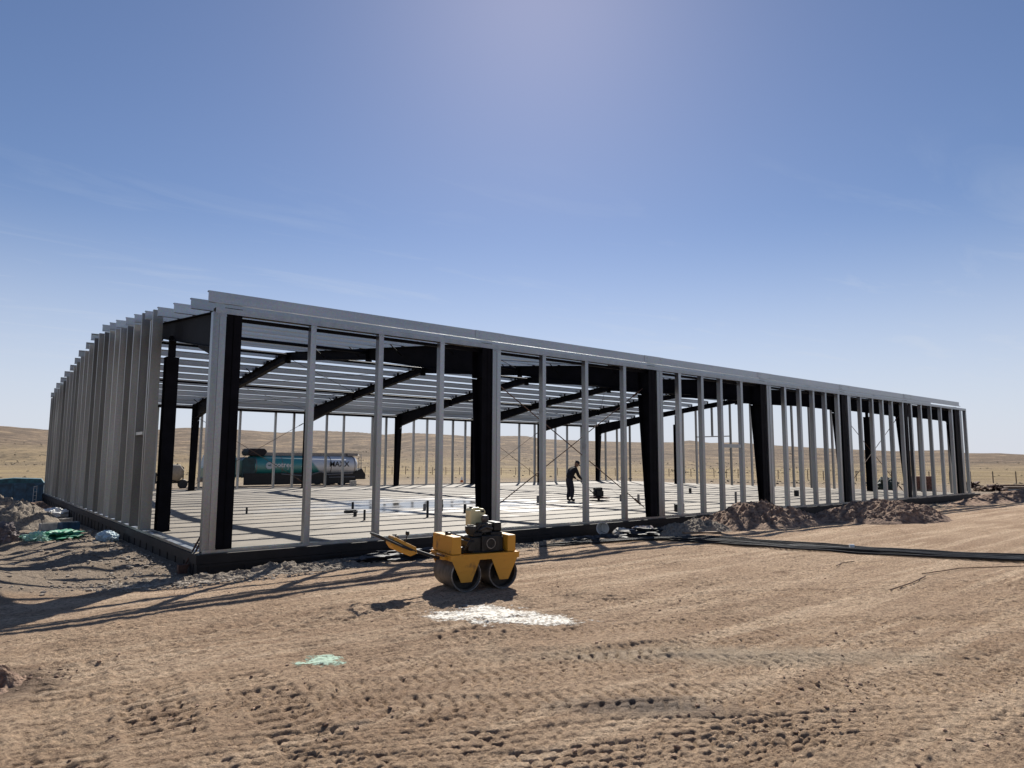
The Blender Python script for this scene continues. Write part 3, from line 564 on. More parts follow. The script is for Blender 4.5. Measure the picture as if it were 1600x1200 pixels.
# ------------------------------------------------------------------ roller
RG = hz(1.3, -5.2)
th = R(-11); L0 = Vector((.86, -5.53)); 
RO = empty('walk_behind_roller', (L0.x + .03, L0.y, RG), th, 'yellow walk behind twin drum roller parked in front of the steel frame', 'roller'); RO.scale = (.94, .96, .96)
Wd = .68
for cx_ in (.215, .765):
    m = MB(); m.lathe([(.19, .03), (.205, .03), (.213, .04), (.213, Wd - .04), (.205, Wd - .03), (.19, Wd - .03), (.19, .03)], (cx_, 0, .213), (0, 1, 0), 48); m.f = m.f[:-2]
    d = ob('drum', m, STEELDRUM, RO, True)
    m = MB(); m.lathe([(.206, 0), (.213, 0), (.213, .03), (.2, .03), (.2, .008), (.206, 0)], (cx_, .0, .213), (0, 1, 0), 40, False); ob('drum_rim', m, GREYM, d, True)
    m = MB(); m.lathe([(.189, .10), (.06, .10), (.05, .0), (.03, -.01), (.03, Wd), (.05, Wd - .02), (.06, Wd - .12), (.189, Wd - .12)], (cx_, .0, .213), (0, 1, 0), 40, False); ob('drum_web', m, DARKM, d, True)  # web coloured near black, standing in for shade inside the hollow drum
    m = MB()
    for a in range(5): m.lathe([(.018, 0), (.018, .02)], (cx_ + .11 * math.cos(a * 1.256), .085, .213 + .11 * math.sin(a * 1.256)), (0, 1, 0), 8)
    ob('drum_bolt', m, DARKM, d)
for s_ in (0, 1):
    y0, y1 = (-.018, -.004) if s_ == 0 else (Wd + .004, Wd + .018)
    for a, b_, c_, d_ in ((.0, .40, .13, .28), (.58, .97, .70, .83)):
        m = MB(); m.prism([(a, .40), (c_, .125), (d_, .125), (b_, .40)], (0, y0, 0), (1, 0, 0), (0, 0, 1), (0, y1 - y0, 0))
        m.box(c_ - .045, d_ + .045, y0 - .004 if s_ == 0 else y1 - .01, y0 + .01 if s_ == 0 else y1 + .004, .255, .262)
        for px, pz in ((a + .07, .37), (b_ - .07, .37), ((a + b_) / 2, .36), ((c_ + d_) / 2, .15), ((a + b_) / 2 - .05, .32)):
            yb = y0 - .006 if s_ == 0 else y1
            m.lathe([(.008, 0), (.008, .006)], (px, yb, pz), (0, 1, 0), 8)
        ob('side_plate', m, YEL, RO)
m = MB(); m.box(-.02, 1.0, -.02, Wd + .02, .40, .475); m.box(-.03, 1.01, -.026, -.02, .462, .478); m.box(-.09, -.02, .1, Wd - .1, .41, .45)
m.box(1.0, 1.05, .1, Wd - .1, .41, .46)
for p in (.06, .2, .36, .5, .64, .78, .92): m.lathe([(.008, 0), (.008, .008)], (p, -.028, .43), (0, 1, 0), 8)
ob('chassis', m, YEL, RO, False, .008)
m = MB(); m.box(.0, .135, .0, Wd, .478, .71); tk = ob('water_tank', m, YEL, RO, False, .012)
m = MB(); m.lathe([(.04, 0), (.045, .01), (.045, .025), (.03, .035), (.0, .035)], (.07, .3, .711), n=14); m.box(.03, .11, .285, .315, .745, .757); ob('filler_cap', m, BLACKM, tk, True)
m = MB(); m.box(.83, .955, .0, Wd * .8, .478, .70); ob('fuel_tank', m, YEL, RO, False, .012)
m = MB(); m.box(.30, .80, .08, .60, .478, .68); m.box(.26, .36, .05, .4, .50, .64); m.box(.62, .80, .1, .5, .68, .74); m.lathe([(.10, 0), (.10, .03), (.05, .035)], (.58, .045, .60), (0, 1, 0), 24); m.box(.46, .74, .05, .08, .49, .70)
m.box(.14, .3, .1, .5, .478, .56); m.box(.36, .50, .12, .3, .68, .735)
en = ob('engine', m, DARKM, RO, False, .01)
m = MB()
for j in range(24):
    a = 2 * math.pi * j / 24
m.lathe([(.060, 0), (.068, 0), (.068, .006), (.060, .006), (.06, 0)], (.58, .008, .60), (0, 1, 0), 24, False); ob('starter_ring', m, GREYM, en, True)
m = MB(); m.lathe([(.0, 0), (.05, .0), (.075, .05), (.078, .10), (.075, .11), (.0, .105)], (.32, .12, .72), n=18); m.box(.28, .36, .1, .15, .83, .845); ob('air_cleaner', m, BLACKM, en, True)
m = MB(); m.lathe([(.045, 0), (.05, .03), (.055, .06), (.04, .09), (.0, .10)], (.60, .25, .86), n=16); m.tube([(.60, .25, .70), (.60, .25, .87)], .03, 10); ob('exhaust', m, simple('exhaust_metal', (.09, .08, .075), .5, .5, .4, 30), en, True)
m = MB(); m.box(.50, .66, .14, .34, .73, .85); m.tube([(.46, .14, .76), (.55, .12, .81), (.66, .13, .78)], .02, 8); m.tube([(.44, .2, .74), (.5, .16, .84)], .018, 8); ob('carburettor', m, simple('dark_grey_metal', (.05, .047, .044), .5, .4, .4, 30), en, False, .008)  # carburettor in mottled dark grey metal
m = MB(); m.box(.68, .80, .12, .40, .74, .865); ob('muffler', m, DARKM, en, False, .02)
m = MB(); m.tube([(.30, .05, .66), (.22, .0, .6), (.2, .05, .52), (.26, .1, .5)], .012, 6); m.tube([(.8, .06, .5), (.5, .02, .49), (.3, .01, .5)], .008, 6); ob('hose', m, BLACKM, en, True)
# handle
m = MB()
for yy in (.22, .46): m.tube([(-.05, yy, .42), (-.12, yy, .43), (-.42, .26 + (yy - .22) * .7, .535), (-.62, .28 + (yy - .22) * .6, .61)], .02, 10)
hd = ob('handle_bar', m, BLACKM, RO, True)
m = MB(); m.tube([(-.36, .27, .50), (-.62, .18, .60), (-.92, .14, .74), (-.945, .16, .755), (-.945, .52, .755), (-.92, .54, .74), (-.62, .50, .60), (-.36, .42, .50)], .014, 10); ob('handle_loop', m, BLACKM, hd, True)
Mh = Matrix.Translation((-.56, .34, .60)) @ Matrix.Rotation(R(26), 4, 'Y')
m = MB(); m.prism([(-.2, -.055), (-.12, -.10), (.12, -.09), (.19, -.02), (.14, .045), (-.2, .045)], Mh @ Vector((0, -.12, 0)), Mh.to_3x3() @ Vector((1, 0, 0)), Mh.to_3x3() @ Vector((0, 0, 1)), (0, .24, 0))
cs_ = ob('control_console', m, YEL, hd, False, .01)
m = MB(); m.box(-.21, .16, -.125, .125, -.012, .004, Mh); ob('console_band', m, BLACKM, cs_)
m = MB(); m.tube([(-.54, .30, .655), (-.515, .30, .735)], .006, 6); m.lathe([(.0, 0), (.022, .006), (.028, .03), (.022, .055), (.0, .06)], (-.515, .30, .725), n=12); m.tube([(-.63, .38, .68), (-.66, .38, .735)], .006, 6); m.box(-.69, -.64, .365, .395, .728, .742); m.tube([(-.60, .42, .67), (-.61, .42, .715)], .012, 8); ob('control_lever', m, BLACKM, cs_, True)
# hook rings on the chassis
m = MB(); m.tube([(-.09, .05, .47), (-.15, .05, .49), (-.15, .15, .49), (-.09, .15, .47)], .012, 8); ob('lifting_hook', m, RUST, RO, True)
# jerrycan on the roller
jr = empty('jerrycan', (L0.x + .53 * math.cos(th) - .40 * math.sin(th), L0.y + .53 * math.sin(th) + .40 * math.cos(th), RG + .71), th + .1, 'cream plastic jerrycan standing on top of the yellow roller', 'jerrycan')
m = MB(); pr_ = [(-.105, 0), (.105, 0), (.115, .012), (.115, .25), (.09, .285), (.045, .285), (.04, .262), (-.045, .262), (-.05, .285), (-.09, .295), (-.115, .26), (-.115, .012)]
m.prism(pr_, (0, -.07, 0), (1, 0, 0), (0, 0, 1), (0, .14, 0)); m.box(-.055, .055, -.02, .02, .262, .3); ob('can_body', m, JUG, jr, False, .012)
m = MB(); m.lathe([(.022, 0), (.022, .022), (.0, .022)], (-.075, 0, .29), n=12); ob('screw_cap', m, BLACKM, jr, True)
m = MB(); m.box(.045, .09, -.073, -.0705, .235, .26); ob('can_mark', m, BLACKM, jr)

# ------------------------------------------------------------------ worker with the power trowel
def skin_fig(name, joints, edges, mat, parent, sub=2):
    """joints: {key:(co, r or (rx,ry))}; skin-modifier body"""
    keys = list(joints); me = bpy.data.meshes.new(name)
    me.from_pydata([joints[k][0] for k in keys], [(keys.index(a), keys.index(b)) for a, b in edges], []); me.update()
    o = bpy.data.objects.new(name, me); C.objects.link(o); me.materials.append(mat)
    sk = o.modifiers.new('skin', 'SKIN'); sk.use_smooth_shade = True
    for i, k in enumerate(keys):
        r = joints[k][1]; me.skin_vertices[0].data[i].radius = (r, r) if not isinstance(r, tuple) else r
        me.skin_vertices[0].data[i].use_root = (i == 0)
    sb = o.modifiers.new('sub', 'SUBSURF'); sb.levels = sub; sb.render_levels = sub
    if parent: o.parent = parent
    return o
HD = math.atan2(-.35, 1.3)      # faces along the floor to the trowel
# local frame: +x forward
J = {'pelvis': ((-.02, 0, .87), (.125, .105)), 'waist': ((.0, 0, 1.0), (.15, .12)), 'chest': ((.11, 0, 1.19), (.17, .13)), 'neckb': ((.19, 0, 1.34), (.085, .075)), 'neck': ((.24, 0, 1.405), .055),
     'hipL': ((-.03, .09, .80), .095), 'kneeL': ((.03, .11, .45), .066), 'ankL': ((-.05, .11, .075), .055), 'toeL': ((.10, .12, .048), .05),
     'hipR': ((-.03, -.09, .80), .095), 'kneeR': ((.06, -.11, .45), .066), 'ankR': ((.0, -.12, .075), .055), 'toeR': ((.15, -.13, .048), .05),
     'shL': ((.17, .19, 1.29), .066), 'elL': ((.22, .24, 1.02), .048), 'wrL': ((.40, .20, .88), .032),
     'shR': ((.17, -.19, 1.29), .066), 'elR': ((.25, -.25, 1.02), .048), 'wrR': ((.44, -.20, .86), .032)}
E_ = [('pelvis', 'waist'), ('waist', 'chest'), ('chest', 'neckb'), ('neckb', 'neck'), ('pelvis', 'hipL'), ('hipL', 'kneeL'), ('kneeL', 'ankL'), ('ankL', 'toeL'), ('pelvis', 'hipR'), ('hipR', 'kneeR'), ('kneeR', 'ankR'), ('ankR', 'toeR'), ('chest', 'shL'), ('shL', 'elL'), ('elL', 'wrL'), ('chest', 'shR'), ('shR', 'elR'), ('elR', 'wrR')]
Z = skin_fig('person', J, E_, CLOTHB, None); Z.location = (15.28, 7.33, -.012); Z.rotation_euler = (0, 0, HD)
tag(Z, 'worker in black clothes and cap bending over the handle of a floor trowel', 'person')
# trousers, hugging the legs
JT = {'q': ((-.015, 0, .96), (.14, .12)), 'p': ((-.025, 0, .86), (.14, .125)), 'hl': ((-.03, .09, .79), .118), 'kl': ((.03, .10, .45), .092), 'al': ((-.045, .11, .12), .078), 'hr': ((-.03, -.09, .79), .118), 'kr': ((.06, -.10, .45), .092), 'ar': ((.005, -.12, .12), .078)}
skin_fig('trousers', JT, [('q', 'p'), ('p', 'hl'), ('hl', 'kl'), ('kl', 'al'), ('p', 'hr'), ('hr', 'kr'), ('kr', 'ar')], CLOTHN, Z)
JJ = {'c': ((-.025, 0, .90), (.165, .15)), 'w': ((-.01, 0, 1.02), (.18, .165)), 'b': ((.09, 0, 1.19), (.21, .18)), 'n': ((.18, 0, 1.34), (.11, .10)), 'sl': ((.17, .19, 1.285), .082), 'el': ((.22, .24, 1.02), .064), 'wl': ((.375, .205, .90), .045), 'sr': ((.17, -.19, 1.285), .082), 'er': ((.25, -.25, 1.02), .064), 'wr': ((.415, -.205, .88), .045)}
skin_fig('jacket', JJ, [('c', 'w'), ('w', 'b'), ('b', 'n'), ('b', 'sl'), ('sl', 'el'), ('el', 'wl'), ('b', 'sr'), ('sr', 'er'), ('er', 'wr')], CLOTHB, Z)
# head with face, turned down to the trowel
hm = MB(); Mh2 = Matrix.Translation((.315, 0, 1.475)) @ Matrix.Rotation(R(32), 4, 'Y')
bmh = bmesh.new(); bmesh.ops.create_icosphere(bmh, subdivisions=4, radius=1)
for v in bmh.verts:
    x, y, z = v.co; v.co = Vector((x * .095, y * .075, z * .118))
    if z < -.2: v.co.x += .012 * (-z); v.co.y *= 1 + .25 * z
    v.co.x += .020 * math.exp(-((y * 75 / 11) ** 2 * .6) - ((z + .12) / .16) ** 2) * (x > .3)      # nose
    v.co.x -= .009 * (math.exp(-(((abs(y) - .42) / .16) ** 2) - ((z - .02) / .10) ** 2)) * (x > .3)  # eye sockets
    v.co.x -= .006 * math.exp(-((y / .35) ** 2) - ((z + .5) / .06) ** 2) * (x > .3)                   # mouth
    v.co.y += math.copysign(.014, y) * math.exp(-(((x + .02) / .16) ** 2) - ((z + .02) / .22) ** 2) * (abs(y) > .8)  # ears
mh = bpy.data.meshes.new('head'); bmh.transform(Mh2); bmh.to_mesh(mh); bmh.free(); link('head', mh, SKIN, Z, True)
m = MB(); m.lathe([(.103, .0), (.104, .04), (.09, .085), (.05, .112), (.0, .118)], (0, 0, 0), n=24)
m.v = [tuple(Mh2 @ Vector((a * 1.02 - .005, b * .86, c + .03))) for a, b, c in m.v]; cp = ob('cap', m, CLOTHB, Z, True)
m = MB(); m.prism([(.06, -.065), (.12, -.06), (.165, -.03), (.172, 0), (.165, .03), (.12, .06), (.06, .065)], Mh2 @ Vector((0, 0, .036)), Mh2.to_3x3() @ Vector((1, 0, -.12)), (0, 1, 0), Mh2.to_3x3() @ Vector((0, 0, .006))); ob('cap_brim', m, CLOTHB, cp)
# hands: palm and five curled fingers round the trowel handle
for s_, wp in ((1, Vector((.40, .20, .88))), (-1, Vector((.44, -.20, .86)))):
    hp = wp + Vector((.055, 0, -.035)); j = {'w': (tuple(wp), (.028, .022)), 'p': (tuple(hp), (.034, .018))}; e = [('w', 'p')]
    for i in range(4):
        o_ = (i - 1.5) * .021; ln_ = (.036, .042, .040, .031)[i]
        a = hp + Vector((.035, o_, .0)); b_ = a + Vector((ln_ * .7, o_ * .1, -ln_ * .6)); c_ = b_ + Vector((-ln_ * .25, 0, -ln_ * .75)); 
        j[f'a{i}'] = (tuple(a), .010); j[f'b{i}'] = (tuple(b_), .009); j[f'c{i}'] = (tuple(c_), .007); e += [('p', f'a{i}'), (f'a{i}', f'b{i}'), (f'b{i}', f'c{i}')]
    t1 = wp + Vector((.03, -s_ * .03, -.03)); t2 = t1 + Vector((.03, -s_ * .01, -.03)); j['t1'] = (tuple(t1), .012); j['t2'] = (tuple(t2), .009); e += [('w', 't1'), ('t1', 't2')]
    skin_fig('hand', j, e, SKIN, Z, 1)
# trowel machine
TW = empty('power_trowel', (16.55, 6.98, .002), HD, 'black engine power trowel on the slab pushed by the worker', 'floor trowel')
m = MB(); m.lathe([(.43, 0), (.445, 0), (.445, .02), (.43, .02)], (0, 0, .09), n=32); m.lathe([(.36, 0), (.37, 0), (.37, .015), (.36, .015)], (0, 0, .13), n=32)
for a in range(6):
    c_, s_ = math.cos(a * 1.047), math.sin(a * 1.047); m.tube([(c_ * .08, s_ * .08, .16), (c_ * .44, s_ * .44, .10)], .009, 6)
ob('guard_ring', m, RUST, TW, True)
for a in range(4):
    m = MB(); m.box(.06, .42, -.075, .075, .004, .012, Matrix.Rotation(a * math.pi / 2 + .4, 4, 'Z') @ Matrix.Rotation(R(3), 4, 'X')); ob('trowel_blade', m, GREYM, TW)
m = MB(); m.lathe([(.05, 0), (.06, .06), (.09, .08), (.09, .14), (.0, .15)], (0, 0, .02), n=16); ob('gearbox', m, DARKM, TW, True)
m = MB(); m.box(-.17, .15, -.15, .15, .17, .40); m.box(-.19, .12, -.12, .12, .40, .52); m.box(-.1, .17, .05, .17, .36, .55); m.lathe([(.11, 0), (.11, .04)], (-.17, 0, .30), (-1, 0, 0), 20); ob('engine', m, DARKM, TW, False, .015)
m = MB(); m.tube([(-.10, 0, .18), (-.75, 0, .68), (-.86, 0, .80), (-.88, 0, .82)], .017, 8); m.tube([(-.84, -.27, .80), (-.84, .27, .80)], .015, 8); ob('handle_bar', m, DARKM, TW, True)

# ------------------------------------------------------------------ tanker truck
TK = empty('tanker_truck', (11.9, 45.3, -.72), 0, 'teal and silver tanker truck standing behind the steel frame', 'truck')
m = MB(); m.prism([(.06, .75), (.0, 1.1), (.0, 1.55), (.28, 2.62), (.45, 2.74), (2.0, 2.78), (2.2, 2.7), (2.25, 2.5), (2.25, .6), (.2, .6)], (0, 0, 0), (1, 0, 0), (0, 0, 1), (0, 2.3, 0)); cb = ob('cab', m, TEAL, TK, False, .06)
m = MB(); m.prism([(.50, 1.62), (.62, 2.42), (1.35, 2.42), (1.35, 1.62)], (0, -.012, 0), (1, 0, 0), (0, 0, 1), (0, .01, 0)); ob('side_window', m, GLASS, cb)
m = MB(); m.prism([(-.01, 1.66), (.245, 2.56), (.26, 2.556), (.005, 1.656)], (0, .15, 0), (1, 0, 0), (0, 0, 1), (0, 2.0, 0)); ob('windscreen', m, GLASS, cb)
m = MB(); m.box(.4, 1.45, -.02, -.008, .85, 2.5); m.box(1.3, 1.4, -.05, -.02, 1.45, 1.5); ob('door', m, TEAL, cb, False, .01)
m = MB(); m.box(-.12, .1, .0, 2.3, .45, .78); ob('bumper', m, DARKM, TK, False, .03)
m = MB(); m.box(.2, 13.4, .65, .85, .78, 1.0); m.box(.2, 13.4, 1.45, 1.65, .78, 1.0)
for x in np.arange(2.6, 13.2, 1.2): m.box(x, x + .1, .85, 1.45, .82, .96)
ob('chassis', m, DARKM, TK)
tn = 36; prof = [(1.12 * math.cos(2 * math.pi * i / tn), .92 * math.sin(2 * math.pi * i / tn)) for i in range(tn)]
# elliptical tank with domed ends
tanks = MB(); xs = [(3.45, .55), (3.62, .86), (3.82, 1.0), (12.9, 1.0), (13.15, .86), (13.3, .55)]; vs = []; fs_ = []
for x, s_ in xs: vs += [(x, 1.15 + p[0] * s_, 1.72 + p[1] * s_) for p in prof]
for i in range(len(xs) - 1):
    for j in range(tn): fs_.append((i * tn + j, (i + 1) * tn + j, (i + 1) * tn + (j + 1) % tn, i * tn + (j + 1) % tn))
fs_ += [tuple(range(tn)), tuple(reversed(range((len(xs) - 1) * tn, len(xs) * tn)))]; tanks.add(vs, fs_)
tm, tn_, tl, tb = newmat('tank_paint')
g_ = tn_.new('ShaderNodeTexCoord'); sx_ = tn_.new('ShaderNodeSeparateXYZ'); tl.new(g_.outputs['Object'], sx_.inputs[0])
wv = tn_.new('ShaderNodeMath'); wv.operation = 'MULTIPLY_ADD'; wv.inputs[1].default_value = .9; tl.new(sx_.outputs['Z'], wv.inputs[0]); tl.new(sx_.outputs['X'], wv.inputs[2])
mr_ = tn_.new('ShaderNodeMapRange'); mr_.inputs[1].default_value = 10.5; mr_.inputs[2].default_value = 10.7; tl.new(wv.outputs[0], mr_.inputs[0])
mxx = tn_.new('ShaderNodeMix'); mxx.data_type = 'RGBA'; mxx.inputs[6].default_value = (.018, .23, .21, 1); mxx.inputs[7].default_value = (.62, .63, .62, 1); tl.new(mr_.outputs[0], mxx.inputs[0]); tl.new(mxx.outputs[2], tb.inputs['Base Color']); tb.inputs['Roughness'].default_value = .42; tb.inputs['Specular IOR Level'].default_value = 1.0; tb.inputs['Coat Weight'].default_value = 1; tb.inputs['Coat Roughness'].default_value = .42
tank = ob('tank', tanks, tm, TK, True)
m = MB(); m.prism([(2.75, .8), (2.75, 2.2), (3.0, 2.45), (3.7, 2.45), (3.9, 2.2), (3.8, .8)], (0, .05, 0), (1, 0, 0), (0, 0, 1), (0, 2.2, 0)); ob('front_locker', m, simple('dark_teal', (.004, .035, .04), .45, 0, .3, 3), TK, False, .05)
m = MB()
for x in (3.9, 6.1, 8.3, 10.5, 12.8):
    ring = [(p[0] * 1.012, p[1] * 1.014) for p in prof]
    m.prism(ring, (x, 1.15, 1.72), (0, 1, 0), (0, 0, 1), (.07, 0, 0))
m.box(3.7, 13.0, .75, .79, 2.60, 2.86); m.box(3.7, 13.0, 1.5, 1.54, 2.60, 2.86); m.box(3.7, 13.0, .79, 1.5, 2.63, 2.67); ob('walkway', m, GREYM, tank)
m = MB(); m.lathe([(.28, 0), (.3, .12), (.2, .16), (0, .17)], (7.5, 1.15, 2.67), n=18); m.tube([(7.2, .8, 2.68), (7.2, .8, 3.05)], .03, 6); ob('hatch', m, GREYM, tank, True)
m = MB(); m.prism([(0, 0), (-.12, .3), (.1, .62), (1.3, .62), (1.55, .35), (1.3, 0)], (3.35, .3, 2.58), (1, 0, 0), (0, 0, 1), (0, 1.7, 0)); ob('rolled_tarpaulin', m, CLOTHB, TK, False, .08)
m = MB(); m.tube([(13.25, .15, .9), (13.25, .15, 2.6), (13.25, .45, 2.75), (13.6, .45, 2.8), (13.6, .3, .8)], .03, 6)
for z in np.arange(1.0, 2.6, .3): m.tube([(13.25, .15, z), (13.6, .3, z)], .02, 5)
m.box(12.3, 13.3, .5, 1.7, 2.62, 2.85); ob('ladder', m, GREYM, TK)
m = MB(); m.prism([(12.9, 1.2), (13.55, 1.5), (13.95, .9), (13.9, .5), (12.8, .5)], (0, .1, 0), (1, 0, 0), (0, 0, 1), (0, 2.0, 0)); ob('pump_box', m, DARKM, TK, False, .03)
m = MB(); m.tube([(6.0, -.02, 1.05), (8.2, -.05, .85), (9.5, -.03, 1.2), (10.2, -.02, .95), (12.6, 0, 1.05)], .05, 8); m.tube([(10.3, .0, .72), (12.8, 0, .72)], .05, 8); ob('side_hose', m, GREYM, TK, True)
m = MB(); m.box(2.9, 12.9, -.02, .03, .16, 1.12); m.box(4.0, 4.9, .03, .6, .5, .85); ob('side_skirt', m, DARKM, TK)
for x in (1.0, 10.2, 11.6):
    for y in (.02, 1.98):
        m = MB(); m.lathe([(.28, 0), (.48, .0), (.52, .04), (.52, .26), (.48, .3), (.28, .3)], (x, y, .52), (0, 1, 0), 28); wh = ob('wheel', m, BLACKM, TK, True)
        m = MB(); m.lathe([(.0, .08), (.2, .08), (.27, .02), (.29, .02), (.29, .28), (.0, .28)], (x, y, .52), (0, 1, 0), 24); ob('rim', m, GREYM, wh, True)
def text_mesh(name, body, size, mat, parent, loc, rot, ext=.004):
    cu = bpy.data.curves.new(name, 'FONT'); cu.body = body; cu.size = size; cu.extrude = ext; cu.resolution_u = 3; cu.offset = size * .012
    to = bpy.data.objects.new(name + '_curve', cu); C.objects.link(to); dg = bpy.context.evaluated_depsgraph_get()
    me = bpy.data.meshes.new_from_object(to.evaluated_get(dg)); bpy.data.objects.remove(to); me.materials.clear()
    o = link(name, me, mat, parent); o.location = loc; o.rotation_euler = rot; return o
for t_, sz, x, z, mt in (('cotreo', .62, 5.35, 1.62, WHITEP), ('. . . . .', .4, 7.7, 1.66, WHITEP), ('wl', .16, 6.5, 1.42, WHITEP), ('MAXX', .66, 10.35, 1.66, BLACKM), ('..........', .3, 11.2, 1.46, WHITEP)):
    yy = 1.15 - 1.12 * math.sqrt(max(0, 1 - ((z + .12 - 1.72) / .92) ** 2)) - .03
    text_mesh('lettering', t_, sz, mt, tank, (x, yy, z), (R(90), 0, 0))
m = MB(); m.lathe([(.30, 0), (.30, .03), (.25, .035), (.25, .03)], (4.98, .0, 1.76), (0, -1, 0), 28); ob('emblem', m, simple('emblem_grey', (.5, .55, .56), .5), tank, True)
text_mesh('emblem_mark', 'wl', .3, TEAL, tank, (4.83, -.045, 1.70), (R(90), 0, 0))

# machine left of the truck: concrete mixer like drum and frame
MX = empty('site_mixer', (8.3, 44.2, -.7), R(8), 'beige site mixer and dark frame parked left of the tanker truck', 'mixer')
m = MB(); m.lathe([(.25, -.55), (.6, -.35), (.72, 0), (.62, .4), (.32, .75), (.3, .78)], (1.1, .5, 1.15), (.6, -.3, .5), 22); ob('mixing_drum', m, simple('beige_paint', (.34, .28, .2), .6), MX, True)
m = MB(); m.box(-1.3, 2.2, .2, .35, .42, .58); m.box(-1.3, 2.2, .8, .95, .42, .58); m.box(-1.2, -.2, .1, 1.0, .58, 1.25); m.tube([(-.2, .2, 1.1), (.5, .0, .7), (1.2, .1, .6)], .07, 8); m.tube([(.2, .5, 1.4), (.35, .5, 2.2)], .05, 8); m.tube([(1.8, .3, .5), (1.8, .3, 1.6), (1.3, .3, 1.9)], .05, 8); ob('frame', m, DARKM, MX)
for x in (-.8, 1.7):
    m = MB(); m.lathe([(.15, 0), (.34, 0), (.36, .04), (.36, .16), (.34, .2), (.15, .2)], (x, -.02, .36), (0, 1, 0), 22); ob('wheel', m, BLACKM, MX, True)

# ------------------------------------------------------------------ heaps
def heap(name, cx, cy, rx, ry, h, mat, label, cat, seed, rot=0, lobes=(), amp=.16, zb=None, res=150, pw=1.3, base=-.12):
    n = res; z0 = hz(cx, cy) if zb is None else zb; vs = []; idx = {}; fs = []
    us = np.linspace(-1.15, 1.15, n); U, V = np.meshgrid(us, us)
    r = np.hypot(U, V) + .10 * fb(U * 2, V * 2, 3, seed)
    x = cx + (U * rx * math.cos(rot) - V * ry * math.sin(rot)); y = cy + (U * rx * math.sin(rot) + V * ry * math.cos(rot))
    hh = np.clip(1 - r, -.3, 1); hgt = h * np.sign(hh) * np.abs(hh) ** (1 / pw)
    hgt = np.where(hh > 0, h * (1 - (1 - hh) ** 1.7), hh * .4)
    for lx, ly, lr, lh in lobes: hgt = np.maximum(hgt, lh * np.exp(-(((x - lx) ** 2 + (y - ly) ** 2) / lr ** 2)) - .04)
    hgt = hgt + amp * h * np.clip(hh * 3, 0, 1) * (fb(U * 4, V * 4, 3, seed + 3) * .9 + np.abs(fb(U * 11, V * 11, 3, seed + 5)) * .8) + .05 * np.clip(hh * 5, 0, 1) * np.abs(fb(x * 5, y * 5, 3, seed + 9)) + .045 * np.clip(hh * 6, 0, 1) * np.maximum(0, vn(x * 13, y * 13, seed + 12)) ** 2 + .02 * np.clip(hh * 6, 0, 1) * vn(x * 27, y * 27, seed + 13)
    g = H1(x, y); z = g + hgt + (0 if base is None else -.015)
    v = np.stack([x, y, z], -1).reshape(-1, 3)
    keep = (hgt > -.05)
    for i in range(n - 1):
        for j in range(n - 1):
            if keep[i:i + 2, j:j + 2].all():
                fs.append((i * n + j, i * n + j + 1, (i + 1) * n + j + 1, (i + 1) * n + j))
    used = sorted({k for f in fs for k in f}); mp_ = {k: i for i, k in enumerate(used)}
    cvt = [(v[k][0] - cx, v[k][1] - cy, v[k][2] - z0) for k in used]
    me = bpy.data.meshes.new(name); me.from_pydata(cvt, [], [tuple(mp_[k] for k in f) for f in fs]); me.update()
    o = link(name, me, mat, None, True); o.location = (cx, cy, z0)
    try:
        for p in me.polygons: p.use_smooth = True
    except Exception: pass
    return tag(o, label, cat, 'soil heaps round the building')
heap('soil_heap', 12.9, -2.25, 2.3, 1.5, .60, SOIL, 'tallest brown soil heap striped by stud shadows before the front wall', 'soil heap', 3, R(-12), lobes=((15.2, -2.4, 1.1, .32),))
heap('soil_heap', 16.6, -3.9, 2.5, 1.4, .46, SOIL, 'reddish soil heap in full sun right of the tallest heap', 'soil heap', 11, R(-20))
heap('gravel_heap', 10.6, -2.0, 1.3, .8, .30, SOILG, 'low grey gravel heap left of the tallest soil heap', 'gravel heap', 17, R(-8))
heap('soil_heap', 33.5, -4.3, 5.2, 2.2, .55, SOIL, 'long dark soil heap at the right edge of the site', 'soil heap', 23, R(-30))
heap('soil_heap', -3.1, 13.2, 2.1, 2.4, .75, SOILG, 'grey brown soil heap on the left beyond the green netting', 'soil heap', 29)
heap('soil_heap', -2.6, 18.4, 2.2, 1.7, .5, SOIL, 'low soil ridge in front of the blue bin', 'soil heap', 33)
heap('soil_heap', -4.05, -6.35, .6, .7, .05, SOIL, 'dark clod heap at the left edge of the foreground', 'soil heap', 37, res=70, amp=.9)
heap('gravel_heap', .3, -.85, 2.5, .6, .06, SOILG, 'grey gravel bank below the nearest slab corner', 'gravel heap', 41, amp=.6)
heap('gravel_heap', 4.3, -.95, 2.0, .5, .09, SOILG, 'grey gravel bank behind the yellow roller', 'gravel heap', 43, amp=.5)

